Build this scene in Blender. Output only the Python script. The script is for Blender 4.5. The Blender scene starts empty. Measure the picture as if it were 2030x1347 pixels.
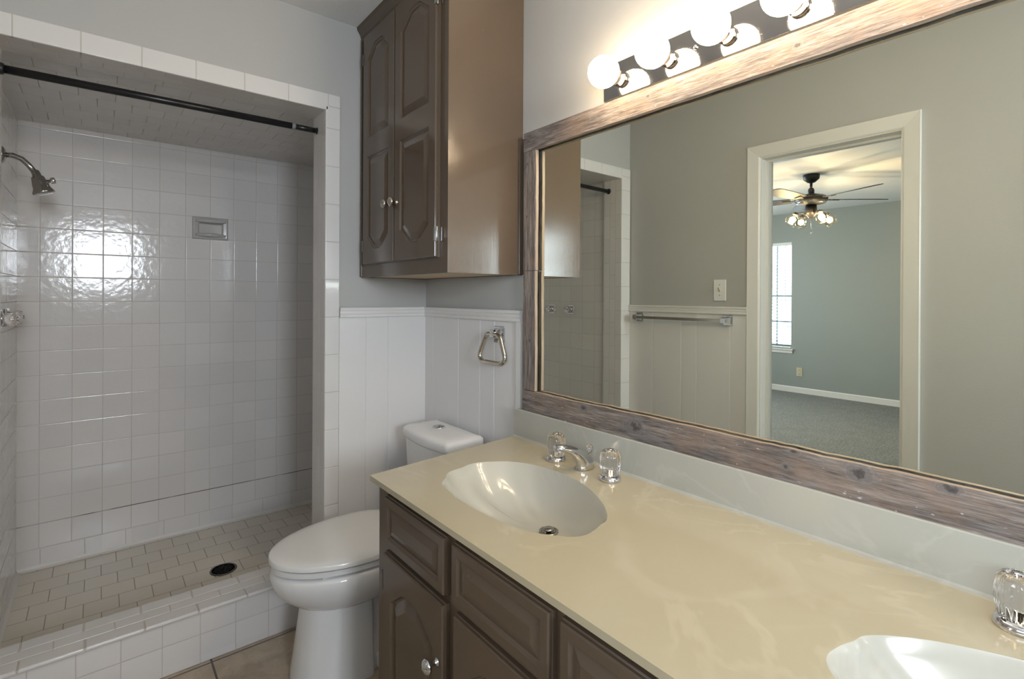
import bpy, bmesh, math, random
from mathutils import Vector, Matrix
random.seed(7)
PI = math.pi
SC = bpy.context.scene
COL = SC.collection

# ---------------------------------------------------------------- camera
CAM_Z = 1.2793
cd = bpy.data.cameras.new('camera')
cam = bpy.data.objects.new('camera', cd)
COL.objects.link(cam)
cd.sensor_fit = 'HORIZONTAL'
cd.sensor_width = 36.0
cd.lens = 1012.1125 / 2030.0 * 36.0
cd.shift_y = -(673.5 - 589.274) / 2030.0
cd.clip_start = 0.02
cd.clip_end = 60
cam.matrix_world = (Matrix.Translation((0, 0, CAM_Z)) @ Matrix.Rotation(-0.6809, 4, 'Z')
                    @ Matrix.Rotation(PI / 2 - 0.0018, 4, 'X') @ Matrix.Rotation(0.0054, 4, 'Z'))
SC.camera = cam

# ---------------------------------------------------------------- world, daylight, exposure
wd = bpy.data.worlds.new('World')
SC.world = wd
wd.use_nodes = True
bg = wd.node_tree.nodes['Background']
bg.inputs[0].default_value = (0.72, 0.86, 1.0, 1)
bg.inputs[1].default_value = 2.2


def area(name, loc, rot, sx, sy, power, col):
    l = bpy.data.lights.new(name, 'AREA')
    l.shape = 'RECTANGLE'
    l.size, l.size_y, l.energy, l.color = sx, sy, power, col
    o = bpy.data.objects.new(name, l)
    COL.objects.link(o)
    o.location = loc
    o.rotation_euler = rot
    return o


# daylight outside the bedroom window and outside added, unseen windows
area('added_daylight_near', (0.04, -2.42, 1.74), (-PI / 2, 0, PI), 0.66, 0.64, 46.0, (0.86, 0.925, 1.0))  # added light for the glare on the shower tiles
area('added_daylight_left', (-0.70, -0.55, 1.56), (0, -PI / 2, 0), 0.50, 1.25, 32.0, (0.78, 0.88, 1.0))  # added light for the cool highlight on the cabinet side
area('daylight_bedroom', (-5.45, 3.45, 1.40), (0, -PI / 2, 0), 1.45, 0.9, 13.0, (0.74, 0.88, 1.0))
area('added_daylight_side', (-2.9, 4.95, 1.45), (PI / 2, 0, PI), 1.5, 1.3, 80.0, (0.80, 0.92, 1.0))  # added fill that brightens the bedroom from out of view
BULB = 26.0          # radiance of the vanity globes
FANBULB = 400.0       # radiance of the fan globes
WARM = (1.0, 0.775, 0.51)

SC.view_settings.view_transform = 'Standard'
SC.view_settings.look = 'None'
SC.view_settings.gamma = 1.0
SC.view_settings.use_curve_mapping = False
SC.view_settings.exposure = 0.50


# ================================================================ materials
class NT:
    def __init__(s, name):
        s.m = bpy.data.materials.new(name)
        s.m.use_nodes = True
        s.t = s.m.node_tree
        s.b = s.t.nodes['Principled BSDF']

    def n(s, typ, **k):
        nd = s.t.nodes.new(typ)
        for a, v in k.items():
            setattr(nd, a, v)
        return nd

    def l(s, a, b):
        s.t.links.new(a, b)

    def math(s, op, a, b=None, c=None):
        nd = s.n('ShaderNodeMath', operation=op)
        for i, v in enumerate((a, b, c)):
            if v is None:
                continue
            if isinstance(v, (int, float)):
                nd.inputs[i].default_value = v
            else:
                s.l(v, nd.inputs[i])
        return nd.outputs[0]

    def pos(s):
        g = s.n('ShaderNodeNewGeometry')
        x = s.n('ShaderNodeSeparateXYZ')
        s.l(g.outputs['Position'], x.inputs[0])
        return g.outputs['Position'], x.outputs

    def noise(s, vec, scale, detail=3, rough=0.5, dist=0.0, sc3=None):
        if sc3:
            mp = s.n('ShaderNodeMapping')
            mp.inputs['Scale'].default_value = sc3
            s.l(vec, mp.inputs[0])
            vec = mp.outputs[0]
        nd = s.n('ShaderNodeTexNoise')
        nd.inputs['Scale'].default_value = scale
        nd.inputs['Detail'].default_value = detail
        nd.inputs['Roughness'].default_value = rough
        nd.inputs['Distortion'].default_value = dist
        s.l(vec, nd.inputs['Vector'])
        return nd.outputs[0]

    def ramp(s, fac, stops):
        r = s.n('ShaderNodeValToRGB')
        el = r.color_ramp.elements
        while len(el) < len(stops):
            el.new(0.5)
        for e, (p, c) in zip(el, stops):
            e.position = p
            e.color = (*c, 1)
        s.l(fac, r.inputs[0])
        return r.outputs[0]

    def mix(s, fac, a, b, mode='MIX'):
        m = s.n('ShaderNodeMix', data_type='RGBA', blend_type=mode)
        for k, v in ((0, fac), (6, a), (7, b)):
            if isinstance(v, (int, float)):
                m.inputs[k].default_value = v
            elif isinstance(v, tuple):
                m.inputs[k].default_value = (*v, 1)
            else:
                s.l(v, m.inputs[k])
        return m.outputs[2]

    def maprange(s, v, a, b, c, d, kind='SMOOTHSTEP'):
        nd = s.n('ShaderNodeMapRange', interpolation_type=kind)
        s.l(v, nd.inputs[0])
        for i, q in enumerate((a, b, c, d)):
            nd.inputs[1 + i].default_value = q
        return nd.outputs[0]

    def bump(s, h, strength=0.3, dist=0.002, prev=None):
        b = s.n('ShaderNodeBump')
        b.inputs['Strength'].default_value = strength
        b.inputs['Distance'].default_value = dist
        s.l(h, b.inputs['Height'])
        if prev is not None:
            s.l(prev, b.inputs['Normal'])
        return b.outputs[0]

    def fin(s, col=None, rough=None, metal=None, normal=None, **k):
        for nm, v in (('Base Color', col), ('Roughness', rough), ('Metallic', metal), ('Normal', normal)):
            if v is None:
                continue
            if isinstance(v, (int, float)):
                s.b.inputs[nm].default_value = v
            elif isinstance(v, tuple):
                s.b.inputs[nm].default_value = (*v, 1)
            else:
                s.l(v, s.b.inputs[nm])
        for nm, v in k.items():
            nm = nm.replace('_', ' ')
            s.b.inputs[nm].default_value = (*v, 1) if isinstance(v, tuple) else v
        return s.m


def plain(name, col, rough=0.5, metal=0.0, bump=None, **k):
    t = NT(name)
    nrm = None
    if bump:
        p, _ = t.pos()
        nrm = t.bump(t.noise(p, bump[0], 3), bump[1], bump[2])
    return t.fin(col, rough, metal, nrm, **k)


def tile(name, u, v, pu, pv, ou, ov, col=(0.72, 0.70, 0.69), grout=(0.60, 0.565, 0.53), gw=0.0022,
         stagger=0.0, rough=0.11, vary=0.03, dark_v=None, wave=0.5, base=None):
    """square glazed tiles on the plane (u, v); every second row shifts by stagger * pu"""
    t = NT(name)
    p, xyz = t.pos()
    U, V = xyz[u], xyz[v]
    tv = t.math('DIVIDE', t.math('SUBTRACT', V, ov), pv)
    row = t.math('FLOOR', tv)
    tu = t.math('DIVIDE', t.math('SUBTRACT', U, ou), pu)
    if stagger:
        odd = t.math('MODULO', t.math('ABSOLUTE', row), 2.0)
        tu = t.math('ADD', tu, t.math('MULTIPLY', odd, stagger))
    cellu = t.math('FLOOR', tu)
    fu, fv = t.math('FRACT', t.math('ADD', tu, 1000)), t.math('FRACT', t.math('ADD', tv, 1000))
    du = t.math('MULTIPLY', t.math('MINIMUM', fu, t.math('SUBTRACT', 1, fu)), pu)
    dv = t.math('MULTIPLY', t.math('MINIMUM', fv, t.math('SUBTRACT', 1, fv)), pv)
    d = t.math('MINIMUM', du, dv)
    if base:        # a row of wider tiles below the height base = (z, pitch, offset)
        zb, pb, ob = base
        below = t.math('LESS_THAN', V, zb)
        tb = t.math('DIVIDE', t.math('SUBTRACT', U, ob), pb)
        fb = t.math('FRACT', t.math('ADD', tb, 1000))
        db = t.math('MULTIPLY', t.math('MINIMUM', fb, t.math('SUBTRACT', 1, fb)), pb)
        db = t.math('MINIMUM', db, t.math('ABSOLUTE', t.math('SUBTRACT', V, zb)))
        d = t.math('ADD', t.math('MULTIPLY', below, db), t.math('MULTIPLY', t.math('SUBTRACT', 1, below), d))
    mask = t.maprange(d, gw * 0.35, gw * 0.75, 0, 1)
    edge = t.maprange(d, gw * 0.2, gw * 0.5 + 0.0022, 0, 1)
    cv = t.n('ShaderNodeCombineXYZ')
    t.l(cellu, cv.inputs[0])
    t.l(row, cv.inputs[1])
    wn = t.n('ShaderNodeTexWhiteNoise')
    t.l(cv.outputs[0], wn.inputs['Vector'])
    tone = t.maprange(wn.outputs[0], 0, 1, 1 - vary, 1 + vary, 'LINEAR')
    vm = t.n('ShaderNodeVectorMath', operation='SCALE')
    vm.inputs[0].default_value = col
    t.l(tone, vm.inputs['Scale'])
    gcol = t.mix(t.noise(p, 14, 2), grout, tuple(c * 0.80 for c in grout))
    c = t.mix(mask, gcol, vm.outputs[0])
    if dark_v is not None:      # mouldy joint
        dd = t.math('ABSOLUTE', t.math('SUBTRACT', V, dark_v))
        k = t.math('MULTIPLY', t.math('LESS_THAN', dd, 0.0018), t.maprange(t.noise(p, 6, 3), 0.38, 0.55, 0.25, 0.9))
        c = t.mix(k, c, (0.05, 0.04, 0.035))
    r = t.maprange(mask, 0, 1, 0.75, rough, 'LINEAR')
    nz = t.noise(p, 38, 2, 0.5)
    # each tile sits at a very slightly different tilt
    nb = t.bump(nz, wave, 0.0012)
    nb = t.bump(edge, 0.4, 0.001, nb)
    return t.fin(c, r, None, nb)


P = 0.1095
WHITE = (0.73, 0.715, 0.70)
GR = (0.55, 0.51, 0.47)
M = {}
M['tile_back'] = tile('tile_back', 0, 2, P, P, -0.2019, 1.9007 - 20 * P, dark_v=1.9007 - 15 * P, base=(0.1487, 0.152, -0.198))
M['tile_side'] = tile('tile_side', 1, 2, P, P, 3.0732 - 40 * P, 1.9007 - 20 * P, dark_v=1.9007 - 15 * P)
M['tile_shower_floor'] = tile('tile_shower_floor', 0, 1, P, P, -0.0965, 2.829 - 20 * P, stagger=0.5, col=(0.72, 0.67, 0.585),
                              grout=(0.40, 0.35, 0.29), rough=0.28, gw=0.0026)
M['tile_shower_ceiling'] = tile('tile_shower_ceiling', 0, 1, P, P, -0.1150, 2.7655 - 20 * P, stagger=0.5, col=(0.70, 0.68, 0.66),
                                grout=(0.47, 0.43, 0.39), gw=0.0022)
M['tile_curb'] = tile('tile_curb', 0, 2, P, 0.0749, -0.1599, 0.1759 - 10 * 0.0749, base=(0.1010, P, -0.1599))
M['tile_trim'] = plain('tile_trim', WHITE, 0.09, bump=(40, 0.25, 0.001))
M['tile_cove'] = plain('tile_cove', (0.70, 0.68, 0.65), 0.45)
M['grout'] = plain('grout', (0.56, 0.52, 0.47), 0.85, bump=(200, 0.4, 0.001))
M['tile_reveal'] = tile('tile_reveal', 2, 1, 0.151, 0.0445, 1.795, 2.0515, stagger=0.5, gw=0.0022)
M['tile_soffit'] = tile('tile_soffit', 0, 1, P, 0.0445, -0.045, 2.0515, stagger=0.5, gw=0.0022, col=(0.66, 0.63, 0.60))


def paint_wall(name, col, rough=0.55, sc=110, st=0.25):
    t = NT(name)
    p, _ = t.pos()
    nb = t.bump(t.noise(p, sc, 3, 0.6), st, 0.0015)
    c = t.mix(t.noise(p, 3, 3), tuple(x * 0.97 for x in col), tuple(min(1, x * 1.03) for x in col))
    return t.fin(c, rough, None, nb)


M['wall'] = paint_wall('wall_paint', (0.47, 0.468, 0.452))
M['wall_bedroom'] = paint_wall('bedroom_wall_paint', (0.30, 0.325, 0.315))
M['ceiling'] = paint_wall('ceiling_paint', (0.80, 0.81, 0.82), 0.8, 55, 0.9)
M['trim_white'] = plain('trim_white', (0.76, 0.745, 0.73), 0.32, bump=(30, 0.08, 0.001))
M['door_white'] = plain('door_white', (0.74, 0.73, 0.70), 0.35, bump=(30, 0.08, 0.001))
M['porcelain'] = plain('porcelain', (0.80, 0.80, 0.80), 0.06)
M['seat_white'] = plain('seat_white', (0.80, 0.80, 0.79), 0.14)
M['chrome'] = plain('chrome', (0.72, 0.72, 0.74), 0.07, 1.0)
M['nickel'] = plain('nickel', (0.60, 0.56, 0.50), 0.16, 1.0)
M['chrome_dull'] = plain('chrome_dull', (0.42, 0.41, 0.39), 0.22, 1.0)
M['black_metal'] = plain('black_metal', (0.010, 0.010, 0.012), 0.28)
M['bronze'] = plain('bronze', (0.022, 0.020, 0.020), 0.42)
M['dark'] = plain('dark', (0.01, 0.01, 0.01), 0.7)
M['soap_dish'] = plain('soap_dish', (0.53, 0.52, 0.51), 0.12)
M['plastic_white'] = plain('plastic_white', (0.80, 0.80, 0.79), 0.3)
M['plastic_almond'] = plain('plastic_almond', (0.58, 0.52, 0.38), 0.35)
M['raw_wood'] = plain('raw_wood', (0.56, 0.43, 0.28), 0.6, bump=(60, 0.1, 0.001))
M['blind'] = plain('blind', (0.78, 0.80, 0.80), 0.45)


def brown_paint(name, up):
    t = NT(name)
    p, _ = t.pos()
    s3 = (230, 230, 6) if up else (230, 6, 230)
    st = t.noise(p, 1.0, 3, 0.6, 0.2, s3)
    nb = t.bump(st, 0.26, 0.0006)
    nb = t.bump(t.noise(p, 26, 2), 0.12, 0.002, nb)
    c = t.mix(t.noise(p, 5, 3), (0.107, 0.077, 0.053), (0.115, 0.084, 0.059))
    # chipped specks of bare primer
    sp = t.maprange(t.noise(p, 130, 1), 0.825, 0.84, 0, 0.4)
    c = t.mix(sp, c, (0.40, 0.37, 0.33))
    return t.fin(c, t.maprange(st, 0.3, 0.7, 0.13, 0.20, 'LINEAR'), None, nb)


M['brown'] = brown_paint('brown_paint', True)
M['brown_h'] = brown_paint('brown_paint_rails', False)


def barn_wood(name, ax, knots):
    t = NT(name)
    p, xyz = t.pos()

    def st(lo, hi):
        v = [hi] * 3
        v[ax] = lo
        return tuple(v)
    fine = t.noise(p, 1.0, 5, 0.7, 0.5, st(22.0, 360.0))
    mid = t.noise(p, 1.0, 4, 0.6, 0.7, st(9.0, 120.0))
    broad = t.noise(p, 1.0, 3, 0.55, 0.8, st(3.0, 34.0))
    patch = t.noise(p, 7.0, 4, 0.6)
    g = t.math('ADD', t.math('MULTIPLY', fine, 0.55), t.math('MULTIPLY', mid, 0.45))
    c1 = t.ramp(g, [(0.36, (0.070, 0.058, 0.050)), (0.455, (0.165, 0.143, 0.127)), (0.52, (0.230, 0.205, 0.187)), (0.64, (0.37, 0.345, 0.32))])
    c2 = t.ramp(broad, [(0.35, (0.66, 0.66, 0.70)), (0.62, (1.12, 1.05, 1.0))])
    c = t.mix(1.0, c1, c2, 'MULTIPLY')
    c = t.mix(t.maprange(patch, 0.48, 0.66, 0, 0.4), c, (0.30, 0.20, 0.14))
    # flecks of old white paint
    fl = t.maprange(t.noise(p, 1.0, 2, 0.5, 0.0, st(70.0, 150.0)), 0.715, 0.74, 0, 0.8)
    c = t.mix(t.math('MULTIPLY', fl, t.maprange(patch, 0.45, 0.55, 0, 1)), c, (0.55, 0.52, 0.50))
    for (kx, ky, kz, r) in knots:
        vs = t.n('ShaderNodeVectorMath', operation='SUBTRACT')
        t.l(p, vs.inputs[0])
        vs.inputs[1].default_value = (kx, ky, kz)
        mp = t.n('ShaderNodeVectorMath', operation='MULTIPLY')
        t.l(vs.outputs[0], mp.inputs[0])
        sc = [0.0, 1.0, 1.0]
        sc[ax] = 0.6
        mp.inputs[1].default_value = sc
        ln = t.n('ShaderNodeVectorMath', operation='LENGTH')
        t.l(mp.outputs[0], ln.inputs[0])
        dn = t.math('ADD', ln.outputs['Value'], t.math('MULTIPLY', t.math('SUBTRACT', t.noise(p, 75, 4, 0.6), 0.5), r * 1.3))
        ring = t.maprange(t.math('SINE', t.math('MULTIPLY', dn, 16.0 / r)), -1, 1, 0, 1)
        halo = t.maprange(dn, r * 0.4, r * 1.5, 0.8, 0)
        core = t.maprange(dn, r * 0.15, r * 0.75, 0.9, 0)
        rc = t.mix(t.math('MULTIPLY', ring, 0.5), (0.17, 0.155, 0.15), (0.31, 0.29, 0.28))
        c = t.mix(halo, c, rc)
        c = t.mix(core, c, t.mix(t.noise(p, 160, 3), (0.02, 0.017, 0.016), (0.12, 0.10, 0.09)))
    return t.fin(c, 0.85, None, t.bump(g, 0.8, 0.003))


XFR = 1.131  # frame face plane; board coordinates were scaled about the camera to reach it
M['barn_y'] = barn_wood('barn_wood_long', 1, [(XFR, 1.052, 0.945, .013), (XFR, 0.865, 0.927, .024), (XFR, 0.456, 0.957, .009), (XFR, 0.473, 0.922, .008), (XFR, 0.339, 0.943, .019), (XFR, 0.204, 0.954, .014),
                                             (XFR, 0.454, 1.806, .008), (XFR, 0.827, 1.812, .007)])
M['barn_z'] = barn_wood('barn_wood_upright', 2, [(XFR, 1.316, 1.729, .006), (XFR, 1.30, 1.13, .007), (XFR, 1.318, 1.55, .005)])


def sawn(name, ax):
    t = NT(name)
    p, _ = t.pos()
    s3 = [90.0] * 3
    s3[ax] = 6.0
    g = t.noise(p, 1.0, 4, 0.6, 0.4, tuple(s3))
    return t.fin(t.ramp(g, [(0.3, (0.27, 0.19, 0.13)), (0.7, (0.47, 0.37, 0.28))]), 0.75, None, t.bump(g, 0.4, 0.002))


M['sawn_y'] = sawn('sawn_edge_long', 1)
M['sawn_z'] = sawn('sawn_edge_upright', 2)


def marble(name, col, vein):
    t = NT(name)
    p, _ = t.pos()
    w = t.noise(p, 2.4, 4, 0.55, 2.6)
    v = t.maprange(t.math('ABSOLUTE', t.math('SUBTRACT', w, 0.5)), 0.0, 0.05, 1, 0)
    v2 = t.maprange(t.noise(p, 4.0, 3, 0.5, 1.8), 0.56, 0.75, 0, 0.5)
    v = t.math('MULTIPLY', v, t.maprange(t.noise(p, 3.0, 2), 0.42, 0.62, 0, 0.30))
    c = t.mix(v, t.mix(v2, col, vein), tuple(min(1, x * 1.1 + 0.03) for x in vein))
    return t.fin(c, 0.16, None, t.bump(t.noise(p, 7, 2), 0.04, 0.004), Coat_Weight=0.3, Coat_Roughness=0.05)


M['marble'] = marble('cultured_marble', (0.475, 0.42, 0.295), (0.525, 0.472, 0.35))
M['marble_splash'] = marble('cultured_marble_splash', (0.44, 0.437, 0.385), (0.47, 0.467, 0.42))
M['marble_bowl'] = marble('cultured_marble_bowl', (0.50, 0.485, 0.42), (0.54, 0.525, 0.46))


def floor_tile():
    t = NT('floor_tile')
    p, xyz = t.pos()
    pit = 0.33
    ds = []
    for a, o in ((0, 0.3105 - 20 * pit), (1, 1.70 - 20 * pit)):
        f = t.math('FRACT', t.math('DIVIDE', t.math('SUBTRACT', xyz[a], o), pit))
        ds.append(t.math('MULTIPLY', t.math('MINIMUM', f, t.math('SUBTRACT', 1, f)), pit))
    d = t.math('MINIMUM', ds[0], ds[1])
    mask = t.maprange(d, 0.002, 0.0045, 0, 1)
    c = t.ramp(t.noise(p, 16, 5, 0.6, 0.6), [(0.3, (0.36, 0.28, 0.20)), (0.55, (0.50, 0.405, 0.30)), (0.75, (0.58, 0.485, 0.37))])
    c = t.mix(mask, (0.10, 0.08, 0.065), c)
    return t.fin(c, 0.35, None, t.bump(mask, 0.5, 0.002))


M['floor_tile'] = floor_tile()


def carpet():
    t = NT('carpet')
    p, _ = t.pos()
    a = t.noise(p, 60, 4, 0.7)
    b = t.noise(p, 7, 3, 0.6)
    c = t.ramp(a, [(0.3, (0.15, 0.155, 0.155)), (0.7, (0.42, 0.43, 0.42))])
    c = t.mix(t.maprange(b, 0.3, 0.7, 0, 0.35), c, (0.20, 0.205, 0.205))
    return t.fin(c, 0.95, None, t.bump(a, 1.0, 0.02))


M['carpet'] = carpet()


def wainscot_mat(name):
    return plain(name, (0.76, 0.745, 0.735), 0.33, bump=(60, 0.10, 0.001))


M['wainscot'] = wainscot_mat('wainscot_paint')


def glass(name, col=(1, 1, 1), ior=1.49, rough=0.0):
    t = NT(name)
    return t.fin(col, rough, None, None, Transmission_Weight=1.0, IOR=ior)


M['acrylic'] = glass('acrylic', (1.0, 0.965, 0.94))


def pane(name='window_pane', col=(1, 1, 1), k=0.06):
    t = NT(name)
    nt = t.t
    tr = t.n('ShaderNodeBsdfTransparent')
    tr.inputs[0].default_value = (*col, 1)
    gl = t.n('ShaderNodeBsdfGlossy')
    gl.inputs['Roughness'].default_value = 0.02
    mx = t.n('ShaderNodeMixShader')
    mx.inputs[0].default_value = k
    t.l(tr.outputs[0], mx.inputs[1])
    t.l(gl.outputs[0], mx.inputs[2])
    t.l(mx.outputs[0], nt.nodes['Material Output'].inputs[0])
    return t.m


M['pane'] = pane()
M['shade_glass'] = pane('shade_glass', (1.0, 0.97, 0.90), 0.12)


def emis(name, col, st):
    t = NT(name)
    return t.fin((0.9, 0.9, 0.9), 0.3, None, None, Emission_Color=col, Emission_Strength=st)


M['bulb'] = emis('bulb_lit', WARM, BULB)
M['fan_bulb'] = emis('fan_bulb_lit', WARM, FANBULB)
M['mirror'] = plain('mirror_silver', (0.925, 0.955, 0.865), 0.0, 1.0)
tpl = NT('plate_chrome')
_p, _ = tpl.pos()
M['plate'] = tpl.fin((0.50, 0.49, 0.49), tpl.maprange(tpl.noise(_p, 300, 2), 0.55, 0.8, 0.06, 0.15), 1.0)


# ================================================================ mesh builder
class MB:
    def __init__(s):
        s.v, s.f, s.mi, s.sm = [], [], [], []
        s.rb = False

    def add(s, vs, fs, mat=0, smooth=False):
        o = len(s.v)
        s.v += [Vector(a) for a in vs]
        for f in fs:
            s.f.append([o + i for i in f])
            s.mi.append(mat)
            s.sm.append(smooth)
        return s

    def box(s, x0, x1, y0, y1, z0, z1, mat=0):
        vs = [(x, y, z) for z in (z0, z1) for y in (y0, y1) for x in (x0, x1)]
        return s.add(vs, [(0, 2, 3, 1), (4, 5, 7, 6), (0, 1, 5, 4), (2, 6, 7, 3), (0, 4, 6, 2), (1, 3, 7, 5)], mat)

    def rbox(s, x0, x1, y0, y1, z0, z1, r, seg=2, mat=0):
        bm = bmesh.new()
        bmesh.ops.create_cube(bm, size=1)
        for v in bm.verts:
            v.co = Vector(((x0 + x1) / 2 + v.co.x * (x1 - x0), (y0 + y1) / 2 + v.co.y * (y1 - y0), (z0 + z1) / 2 + v.co.z * (z1 - z0)))
        bmesh.ops.bevel(bm, geom=bm.edges[:], offset=r, segments=seg, profile=0.5, affect='EDGES')
        bm.verts.index_update()
        s.rb = True
        s.add([v.co.copy() for v in bm.verts], [[v.index for v in f.verts] for f in bm.faces], mat, True)
        bm.free()
        return s

    def loft(s, rings, cap0=True, cap1=True, mat=0, smooth=True, closed=True):
        n = len(rings[0])
        vs = [p for r in rings for p in r]
        fs = []
        for i in range(len(rings) - 1):
            for j in range(n if closed else n - 1):
                k = (j + 1) % n
                fs.append((i * n + j, i * n + k, (i + 1) * n + k, (i + 1) * n + j))
        if cap0:
            fs.append(tuple(range(n - 1, -1, -1)))
        if cap1:
            fs.append(tuple((len(rings) - 1) * n + j for j in range(n)))
        return s.add(vs, fs, mat, smooth)

    def lathe(s, prof, origin, axis, seg=28, flute=None, mat=0, smooth=True):
        """prof = [(radius, distance along axis)]"""
        a = Vector(axis).normalized()
        u = a.orthogonal().normalized()
        w = a.cross(u)
        rings = []
        for r, h in prof:
            ring = []
            for j in range(seg):
                t = 2 * PI * j / seg
                rr = r * (1 + (flute[1] * math.cos(flute[0] * t) if flute else 0))
                ring.append(Vector(origin) + a * h + (u * math.cos(t) + w * math.sin(t)) * rr)
            rings.append(ring)
        return s.loft(rings, prof[0][0] > 1e-4, prof[-1][0] > 1e-4, mat, smooth)

    def tube(s, pts, r, seg=12, closed=False, mat=0, flat=None):
        pts = [Vector(p) for p in pts]
        n = len(pts)
        rings = []
        ref = None
        for i in range(n):
            if closed:
                d = pts[(i + 1) % n] - pts[i - 1]
            else:
                d = pts[min(i + 1, n - 1)] - pts[max(i - 1, 0)]
            d.normalize()
            if ref is None:
                ref = d.orthogonal().normalized()
            ref = (ref - d * ref.dot(d)).normalized()
            w = d.cross(ref)
            rr = r[i] if isinstance(r, (list, tuple)) else r
            rings.append([pts[i] + (ref * math.cos(2 * PI * j / seg) + w * math.sin(2 * PI * j / seg)) * rr for j in range(seg)])
        if closed:
            rings.append(rings[0])
            return s.loft(rings, False, False, mat)
        return s.loft(rings, True, True, mat)

    def sphere(s, c, r, seg=24, rings=14, sx=1, sy=1, sz=1, mat=0):
        prof = []
        c = Vector(c)
        rr = []
        for i in range(rings + 1):
            t = PI * i / rings
            rr.append([c + Vector((sx * r * math.sin(t) * math.cos(2 * PI * j / seg), sy * r * math.sin(t) * math.sin(2 * PI * j / seg), -sz * r * math.cos(t))) for j in range(seg)])
        return s.loft(rr, False, False, mat)

    def prism(s, poly, a0, a1, axis, mat=0, smooth=False):
        """poly of 2D points in the plane normal to axis (0: yz, 1: xz, 2: xy)"""
        def mk(p, a):
            if axis == 0:
                return (a, p[0], p[1])
            if axis == 1:
                return (p[0], a, p[1])
            return (p[0], p[1], a)
        return s.loft([[mk(p, a0) for p in poly], [mk(p, a1) for p in poly]], True, True, mat, smooth)


ORG = {}


def obj(name, mb, mats, parent=None, bevel=None, sub=0, doubles=True):
    me = bpy.data.meshes.new(name)
    org = ORG.get(parent.name, Vector((0, 0, 0))) if parent is not None else Vector((0, 0, 0))
    me.from_pydata([tuple(v - org) for v in mb.v], [], mb.f)
    if not isinstance(mats, (list, tuple)):
        mats = [mats]
    for m in mats:
        me.materials.append(m)
    for p, mi, sm in zip(me.polygons, mb.mi, mb.sm):
        p.material_index = mi
        p.use_smooth = sm
    bm = bmesh.new()
    bm.from_mesh(me)
    if doubles:
        bmesh.ops.remove_doubles(bm, verts=bm.verts, dist=1e-6)
    bmesh.ops.recalc_face_normals(bm, faces=bm.faces)
    bm.to_mesh(me)
    bm.free()
    o = bpy.data.objects.new(name, me)
    COL.objects.link(o)
    if parent is not None:
        o.parent = parent
        ORG[o.name] = org.copy()
    if bevel:
        b = o.modifiers.new('bevel', 'BEVEL')
        b.width = bevel
        b.segments = 2
        b.limit_method = 'ANGLE'
        b.angle_limit = math.radians(40)
    if mb.rb:
        w = o.modifiers.new('normals', 'WEIGHTED_NORMAL')
        w.keep_sharp = True
    if sub:
        m = o.modifiers.new('subsurf', 'SUBSURF')
        m.levels = m.render_levels = sub
    return o


def smooth_angle(o, deg=40):
    me = o.data
    bm = bmesh.new()
    bm.from_mesh(me)
    for f in bm.faces:
        f.smooth = True
    for e in bm.edges:
        if len(e.link_faces) == 2 and e.calc_face_angle(0) > math.radians(deg):
            e.smooth = False
    bm.to_mesh(me)
    bm.free()
    return o


def thing(name, label, cat, loc, group=None):
    e = bpy.data.objects.new(name, None)
    e.empty_display_size = 0.05
    COL.objects.link(e)
    e.location = loc
    ORG[e.name] = Vector(loc)
    e['label'] = label
    e['category'] = cat
    if group:
        e['group'] = group
    return e


def tag(o, label, cat, group=None):
    o['label'] = label
    o['category'] = cat
    if group:
        o['group'] = group
    return o


def struct(name, mb, mats, label, cat, parent=None, **k):
    o = obj(name, mb, mats, parent, **k)
    if parent is None:
        o['kind'] = 'structure'
        o['label'] = label
        o['category'] = cat
    return o


def offset_poly(poly, d):
    """inward offset of a convex polygon"""
    n = len(poly)
    area2 = sum(poly[i][0] * poly[(i + 1) % n][1] - poly[(i + 1) % n][0] * poly[i][1] for i in range(n))
    sg = 1 if area2 > 0 else -1
    out = []
    for i in range(n):
        p0, p1, p2 = Vector(poly[i - 1]), Vector(poly[i]), Vector(poly[(i + 1) % n])
        a, b = (p1 - p0).normalized(), (p2 - p1).normalized()
        n1, n2 = Vector((-a.y, a.x)) * sg, Vector((-b.y, b.x)) * sg
        k = d / max(0.2, 1 + n1.dot(n2))
        out.append(tuple(p1 + (n1 + n2) * k))
    return out


def fill_holes(outer, holes, place, mb, mat=0):
    bm = bmesh.new()
    edges = []
    for lp in [outer] + holes:
        vs = [bm.verts.new((p[0], p[1], 0)) for p in lp]
        edges += [bm.edges.new((vs[i], vs[(i + 1) % len(vs)])) for i in range(len(vs))]
    bmesh.ops.triangle_fill(bm, use_beauty=True, use_dissolve=False, edges=edges)
    bm.verts.index_update()
    mb.add([place(v.co.x, v.co.y) for v in bm.verts], [[v.index for v in f.verts] for f in bm.faces], mat)
    bm.free()


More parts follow.
